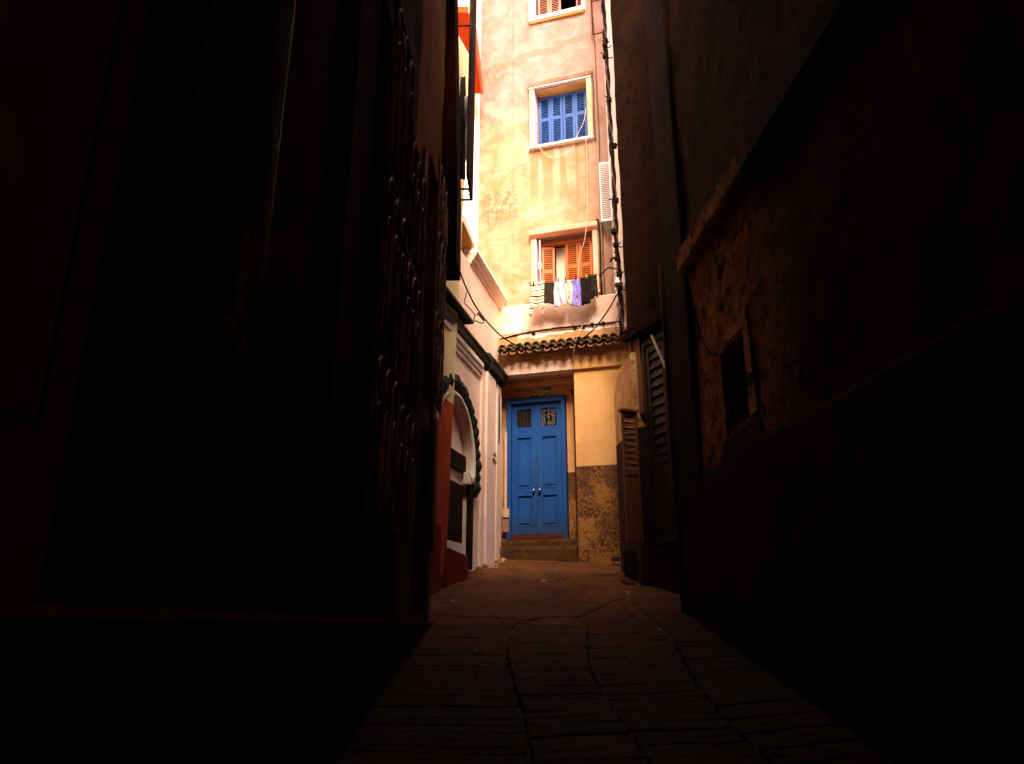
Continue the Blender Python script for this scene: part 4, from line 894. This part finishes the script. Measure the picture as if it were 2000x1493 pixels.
# a real point on the ray through a photograph pixel at distance y
cp_, sp_ = math.cos(PITCH), math.sin(PITCH)
def at(px, py, Y):
    a = (px-1000)/1390; b = (746-py)/1390; t = Y/(cp_-b*sp_); return Vector((a*t, Y, 1.5+(sp_+b*cp_)*t))
def cable(name, pts, r, m, label, cat='cable', group=None, wob=0):
    c = catmull(pts)
    if wob: c = [p+Vector((noise.noise(p*7), noise.noise(p*7+Vector((5, 5, 5))), noise.noise(p*9)))*wob for p in c]
    mb = MB(); mb.tube(c, r, 6); o = mb.build(name, m, None, smooth=True, loc=c[0]); return tag(o, label, cat, group)
sag = cable('sagging_cable', [at(896, 525, 9.0), at(912, 565, 9.05), at(935, 607, 9.15), at(972, 650, 9.3), at(1010, 675, 9.4), at(1060, 688, 9.5), at(1100, 680, 9.55), at(1150, 652, 9.6), at(1185, 610, 9.65), at(1205, 575, 9.7)], .011, MAT['rubber'], 'black cable sagging across the lane in front of the roof tiles')
cable('broken_cable', [at(912, 570, 9.0), at(908, 590, 9.0), at(913, 598, 9.0), at(925, 612, 9.05), at(933, 617, 9.1)], .007, MAT['cable_brown'], 'loose frayed cable end twisted onto the sagging cable', wob=.01)
sp_c = MB(); c = [at(934, 611, 9.1)+Vector((0, -.02, 0)), at(947, 627, 9.15)+Vector((0, -.02, 0))]; sp_c.tube(c, .024, 8); o = sp_c.build('cable_splice', MAT['cable_brown'], None, loc=c[0]); tag(o, 'brown taped splice on the sagging cable', 'splice')
cable('wire_scrap', [at(928, 615, 9.1), at(927, 627, 9.1), at(933, 628, 9.1), at(941, 631, 9.1), at(947, 629, 9.1)], .008, MAT['cable_brown'], 'short scrap of twisted wire hanging under the splice', wob=.02)
knots = [(.02, 5.80), (.35, 5.845), (.8, 5.885), (1.3, 5.885), (1.6, 5.87), (1.85, 5.88), (2.1, 5.88)]
kc = empty('knotted_cable', F.w(.05, .1, 5.8), 'thick black cable with knotted ties running along the white parapet', 'cable')
mb = MB(); mb.tube([p+Vector((0, 0, .012*noise.noise(p*9))) for p in catmull([F.w(u, .11, z) for u, z in knots], 14)], .015, 6); mb.build('line', MAT['rubber'], kc, smooth=True)
for u, z in ((.62, 5.845), (1.32, 5.87), (1.47, 5.87), (1.62, 5.885), (1.8, 5.885)):
    mb = MB(); mb.ball(F.w(u, .12, z), .034, 7); mb.ball(F.w(u+.015, .12, z-.03), .02, 6); mb.build('tie', MAT['rubber'], kc)
mb = MB(); mb.tube([F.w(.016, .09, 5.895), F.w(.3, .09, 5.893), F.w(1.0, .09, 5.905), F.w(1.98, .09, 5.90)], .009, 6)
for u in (.42, .85, 1.35, 1.75): mb.box(F, u-.01, u+.01, .07, .105, 5.88, 5.915)
o = mb.build('thin_pipe', MAT['trim']); tag(o, 'thin rose painted pipe clipped along the parapet above the knotted cable', 'pipe')
# the thick bundle climbing at the right end of the house
bd = empty('cable_bundle', at(1212, 600, 9.55), 'thick twisted bundle of dark cables climbing beside the white upper wall', 'cable')
path = [(1176, -25), (1179, 20), (1181, 60), (1183, 100), (1188, 170), (1189, 205), (1193, 260), (1196, 310), (1200, 370), (1201, 415), (1204, 470), (1208, 520), (1210, 560), (1213, 600), (1215, 650)]
base = catmull([at(x, y, 9.6) for x, y in path], 10)
for s in range(3):
    c = []
    for i, p in enumerate(base):
        th = i*.33+s*2.09; r = .022+.01*noise.noise(p*3); c.append(p+Vector((r*math.cos(th), r*math.sin(th), 0)))
    mb = MB(); mb.tube(c, .020 if s < 2 else .013, 6); mb.build('strand', MAT['rubber'] if s < 2 else MAT['cable_brown'], bd, smooth=True)
rng = random.Random(4)
for (x, y) in ((1183, 80), (1182, 88), (1182, 110), (1190, 195), (1200, 285), (1203, 392), (1199, 452), (1203, 478), (1206, 505), (1210, 535), (1211, 556)):
    mb = MB(); p = at(x, y, 9.58)
    for k in range(3):
        q = p+Vector((rng.uniform(-.03, .03), 0, rng.uniform(-.03, .03))); a = rng.uniform(0, 6.28); l = rng.uniform(.04, .11)
        mb.tube([q, q+Vector((l*.6*math.cos(a), rng.uniform(-.03, .03), l*.6*math.sin(a))), q+Vector((l*math.cos(a+.5), rng.uniform(-.03, .03), l*math.sin(a+.5)))], .010, 5)
    mb.tube([p+Vector((0, 0, -.03)), p+Vector((0, 0, .03))], .045, 7); mb.build('clamp', MAT['rubber'], bd)
cable('stub_cable', [at(1211, 522, 9.6), at(1203, 505, 9.55), at(1196, 505, 9.5), at(1192, 511, 9.5)], .018, MAT['rubber'], 'thick black cable stub sticking out of the bundle to the left')
cable('feeder_cable', [F.w(1.80, .08, 6.80), at(1178, 532, 10.3), at(1188, 523, 9.9), at(1200, 525, 9.7), at(1208, 524, 9.6)], .012, MAT['rubber'], 'dark cable looping from the orange window frame to the bundle')
cable('loop_wire', [at(1207, 527, 9.6), at(1196, 545, 9.6), at(1195, 560, 9.6), at(1200, 572, 9.6), at(1207, 560, 9.6), at(1207, 575, 9.6)], .006, MAT['cable_brown'], 'thin wire loop hanging left of the cable bundle')
cable('down_wire', [at(1213, 600, 9.55), at(1208, 617, 9.6), at(1202, 630, 9.6), at(1203, 645, 9.6), at(1212, 647, 9.6)], .007, MAT['cable_brown'], 'thin wire dropping below the cable bundle', wob=.01)
iso = empty('insulator', at(1206, 553, 9.5), 'white porcelain insulator with dark cap under the cable bundle', 'insulator')
mb = MB(); p = at(1206, 551, 9.5); mb.tube([p+Vector((0, 0, .07)), p+Vector((0, 0, .03)), p+Vector((0, 0, .01)), p+Vector((0, 0, -.035))], [.018, .022, .042, .046], 12); mb.build('porcelain', MAT['white'], iso, smooth=True)
mb = MB(); mb.tube([p+Vector((0, 0, -.037)), p+Vector((0, 0, -.07))], [.05, .04], 12); mb.build('cap', MAT['iron'], iso)
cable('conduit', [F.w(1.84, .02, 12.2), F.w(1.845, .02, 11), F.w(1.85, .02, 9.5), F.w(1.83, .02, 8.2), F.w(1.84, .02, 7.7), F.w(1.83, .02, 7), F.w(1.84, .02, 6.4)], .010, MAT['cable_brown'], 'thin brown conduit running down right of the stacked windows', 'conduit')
cable('frame_shade_line', [F.w(1.78, .02, 10.98), F.w(1.785, .03, 10.4), F.w(1.775, .03, 9.9), F.w(1.785, .02, 9.45)], .013, MAT['cable_brown'], 'brown line standing in for shade along the right side of the blue window frame')  # thin tube drawn in place of the frame's side shadow
cable('frame_shade_line', [F.w(1.72, .03, 7.84), F.w(1.785, .04, 7.78), F.w(1.79, .03, 7.2), F.w(1.78, .03, 6.8), F.w(1.785, .03, 6.42)], .015, MAT['rubber'], 'dark line standing in for shade along the right side of the orange window frame')  # dark tube as the shadow line beside this frame
pf = MB(); pf.tube([F.w(1.83, .1, 14.5), F.w(1.83, .1, 11.72), F.w(2.05, .1, 11.72)], .014, 6); pf.tube([F.w(1.83, .1, 12.65), F.w(2.12, .1, 12.65)], .016, 6); pf.tube([F.w(1.83, .1, 12.5), F.w(2.08, .1, 12.5)], .014, 6); pf = pf.build('pipe_bracket', MAT['rust_iron'], None, loc=F.w(1.83, 0, 12)); tag(pf, 'dark iron pipe bracket at the top right of the end house', 'bracket')
cable('rope', [F.w(1.64, .06, 10.15), F.w(1.60, .10, 9.85), F.w(1.50, .13, 9.6), F.w(1.44, .13, 9.48), F.w(1.36, .06, 9.36), F.w(1.2, .04, 9.27), F.w(1.0, .04, 9.25), F.w(.87, .04, 9.33), F.w(.74, .08, 9.5)], .0045, MAT['rope'], 'pale rope looped under the blue window sill', 'rope')
cable('rope', [F.w(1.62, .09, 9.5), F.w(1.63, .11, 9.0), F.w(1.62, .13, 8.3), F.w(1.60, .15, 7.82), F.w(1.55, .18, 7.4), F.w(1.46, .2, 7.1), F.w(1.44, .25, 6.7)], .0045, MAT['rope'], 'pale rope hanging down across the orange shutters', 'rope')
cable('rope', [F.w(1.70, .10, 6.4), F.w(1.62, .11, 6.2), F.w(1.50, .12, 5.95), F.w(1.45, .34, 5.7), F.w(1.36, .34, 5.45), F.w(1.29, .12, 5.20)], .0045, MAT['rope'], 'pale cord hanging from the parapet over the roof tiles', 'rope')
# bolt rod in front of the orange shutter
rod = MB(); rod.tube([F.w(.735, .02, 6.66), F.w(.725, .02, 7.62)], .011, 6); rod.box(F, .70, .75, .005, .04, 7.06, 7.18); rod.ball(F.w(.735, .02, 6.72), .02, 6); rod.ball(F.w(.725, .02, 7.58), .018, 6)
rod = rod.build('bolt_rod', MAT['white'], None, loc=F.w(.73, .02, 6.7)); tag(rod, 'upright white bolt rod in front of the narrow orange shutter leaf', 'rod')
LV_ = .34
cl = MB(); cl.tube(catmull([F.w(.62, LV_, 6.66), F.w(.9, LV_, 6.625), F.w(1.25, LV_, 6.60), F.w(1.6, LV_, 6.62), F.w(1.80, LV_, 6.66)]), .005, 5)
for u in (.62, 1.80): cl.tube([F.w(u, .0, 6.60), F.w(u, LV_+.02, 6.665)], .009, 5)
cl = cl.build('clothes_line', MAT['iron'], None, loc=F.w(1.2, LV_, 6.6)); tag(cl, 'clothes line on two iron arms in front of the orange shutters', 'clothes line')
G = 'washing on the line below the orange shutters'
cloth('striped_cloth', F, .66, .88, 6.20, 6.67, LV_+.02, MAT['f_stripe'], 'striped pink, orange and black cloth at the left end of the line', 'laundry', G, 1)
cloth('striped_fringe', F, .63, .69, 6.06, 6.40, LV_+.05, MAT['f_stripe'], 'thin fringed end dangling from the striped cloth', 'laundry', G, 21)
cloth('dark_shirt', F, .86, 1.07, 6.25, 6.64, LV_-.01, MAT['f_dark'], 'very dark shirt bunched beside the striped cloth', 'laundry', G, 5, taper=-.15)
cloth('white_shorts', F, 1.045, 1.235, 6.17, 6.62, LV_+.02, MAT['f_white'], 'white shorts pegged in the middle of the line', 'laundry', G, 2)
cloth('cream_trousers', F, 1.23, 1.36, 6.18, 6.63, LV_, MAT['f_cream'], 'cream short trousers between white shorts and lilac trousers', 'laundry', G, 4, legs=True)
cloth('lilac_trousers', F, 1.355, 1.50, 6.13, 6.62, LV_+.01, MAT['f_lilac'], 'lilac trousers hanging on the clothes line', 'laundry', G, 6, legs=True)
cloth('black_trousers', F, 1.495, 1.66, 6.15, 6.64, LV_+.02, MAT['f_black'], 'wide black trousers right of the lilac pair', 'laundry', G, 7, taper=.05)
cloth('black_vest', F, 1.64, 1.76, 6.26, 6.68, LV_-.01, MAT['f_dark'], 'black top at the right end of the line', 'laundry', G, 9, taper=-.2)
PG = ['on the striped cloth', 'between dark shirt and white shorts', 'on the white shorts', 'between white shorts and cream trousers', 'on the lilac trousers', 'at the black trousers']
for i, u in enumerate((.70, 1.05, 1.13, 1.25, 1.425, 1.60)):
    mb = MB(); mb.prism(F, [(u-.010, 6.585), (u-.004, 6.67), (u+.004, 6.67), (u+.010, 6.585), (u, 6.64)], LV_+.025, LV_+.055)
    o = mb.build('clothes_peg', MAT['rubber'] if i not in (1, 5) else (MAT['f_lilac'] if i == 1 else MAT['trim_ochre']), None, loc=F.w(u, LV_, 6.62)); tag(o, 'small clothes peg '+PG[i], 'peg', 'pegs on the clothes line')
mb = MB()
for k in range(8): mb.ball(F.w(.865+.02*math.sin(k*1.7), LV_+.02, 6.22-.022*k), .014, 5)
o = mb.build('bead_tassel', MAT['f_stripe'], None, loc=F.w(.87, LV_, 6.2)); tag(o, 'small patterned tassel dangling under the dark shirt', 'tassel')

mb = MB(); rng = random.Random(11)
for k in range(150):
    u = rng.uniform(-1.35, .12); q = rng.uniform(.006, .022); v = .06+abs(rng.gauss(0, .06)); p = W.w(u, v, 0) if u < -.02 else F.w(u*.5+.05, .14, 0)
    mb.ball((p[0], p[1], gz(p[1])+.004+q*.3), q, 6, .7)
o = mb.build('mortar_crust', MAT['trim'], wh); o['kind'] = 'stuff'
mb = MB()
for k in range(40):
    y = rng.uniform(9.0, 9.6); q = rng.uniform(.008, .028); x = 1.42+abs(rng.gauss(0, .07))-.05; mb.ball((x, y, gz(y)+.01), q, 6, .7)
o = mb.build('mortar_crust', MAT['near_end'], bt); o['kind'] = 'stuff'
# ------------------------------------------------------------------ litter and the drain bit
MAT['paper'] = plain('paper_scrap', (.8, .62, .52), .7)
for i, (px, py, s, lb) in enumerate([(1061, 1139, .035, 'white paper scrap on the cement below the blue door'), (883, 1178, .03, 'pale scrap beside the left wall foot'), (929, 1279, .02, 'small pale scrap on the ribbed paving'),
        (1226, 1162, .022, 'pale scrap near the dark doorstep on the right'), (1290, 1235, .022, 'pinkish scrap on the ribs at the right'), (1304, 1138, .018, 'tiny scrap on the doorstep under the brown shutters')]):
    a = (px-1000)/1390; b = (746-py)/1390; dy = cp_-b*sp_; dz = sp_+b*cp_; t = 1.5/(S*dy-dz); x, y = a*t, dy*t
    mb = MB(); rr = random.Random(i); vs = []
    for k in range(7): th = k*.9; q = s*rr.uniform(.6, 1.2); vs.append((x+q*math.cos(th), y+q*.8*math.sin(th), gz(y+q*.8*math.sin(th))+.02+rr.uniform(0, .02)))
    vs.append((x, y, gz(y)+.045)); mb.add(vs, [(k, (k+1) % 7, 7) for k in range(7)]); mb.add([(p[0], p[1], p[2]-.012) for p in vs], [(k, 7, (k+1) % 7) for k in range(7)])
    o = mb.build('paper_scrap', MAT['paper'], None, loc=(x, y, gz(y))); tag(o, lb, 'litter', 'scraps of litter')
mb = MB(); mb.box(F, 1.80, 1.98, .12, .26, 2.10, 2.16); o = mb.build('drain_grate', MAT['iron'], None, bevel=.004, loc=F.w(1.9, .2, 2.1)); tag(o, 'small black drain cover at the foot of the yellow pillar', 'drain')
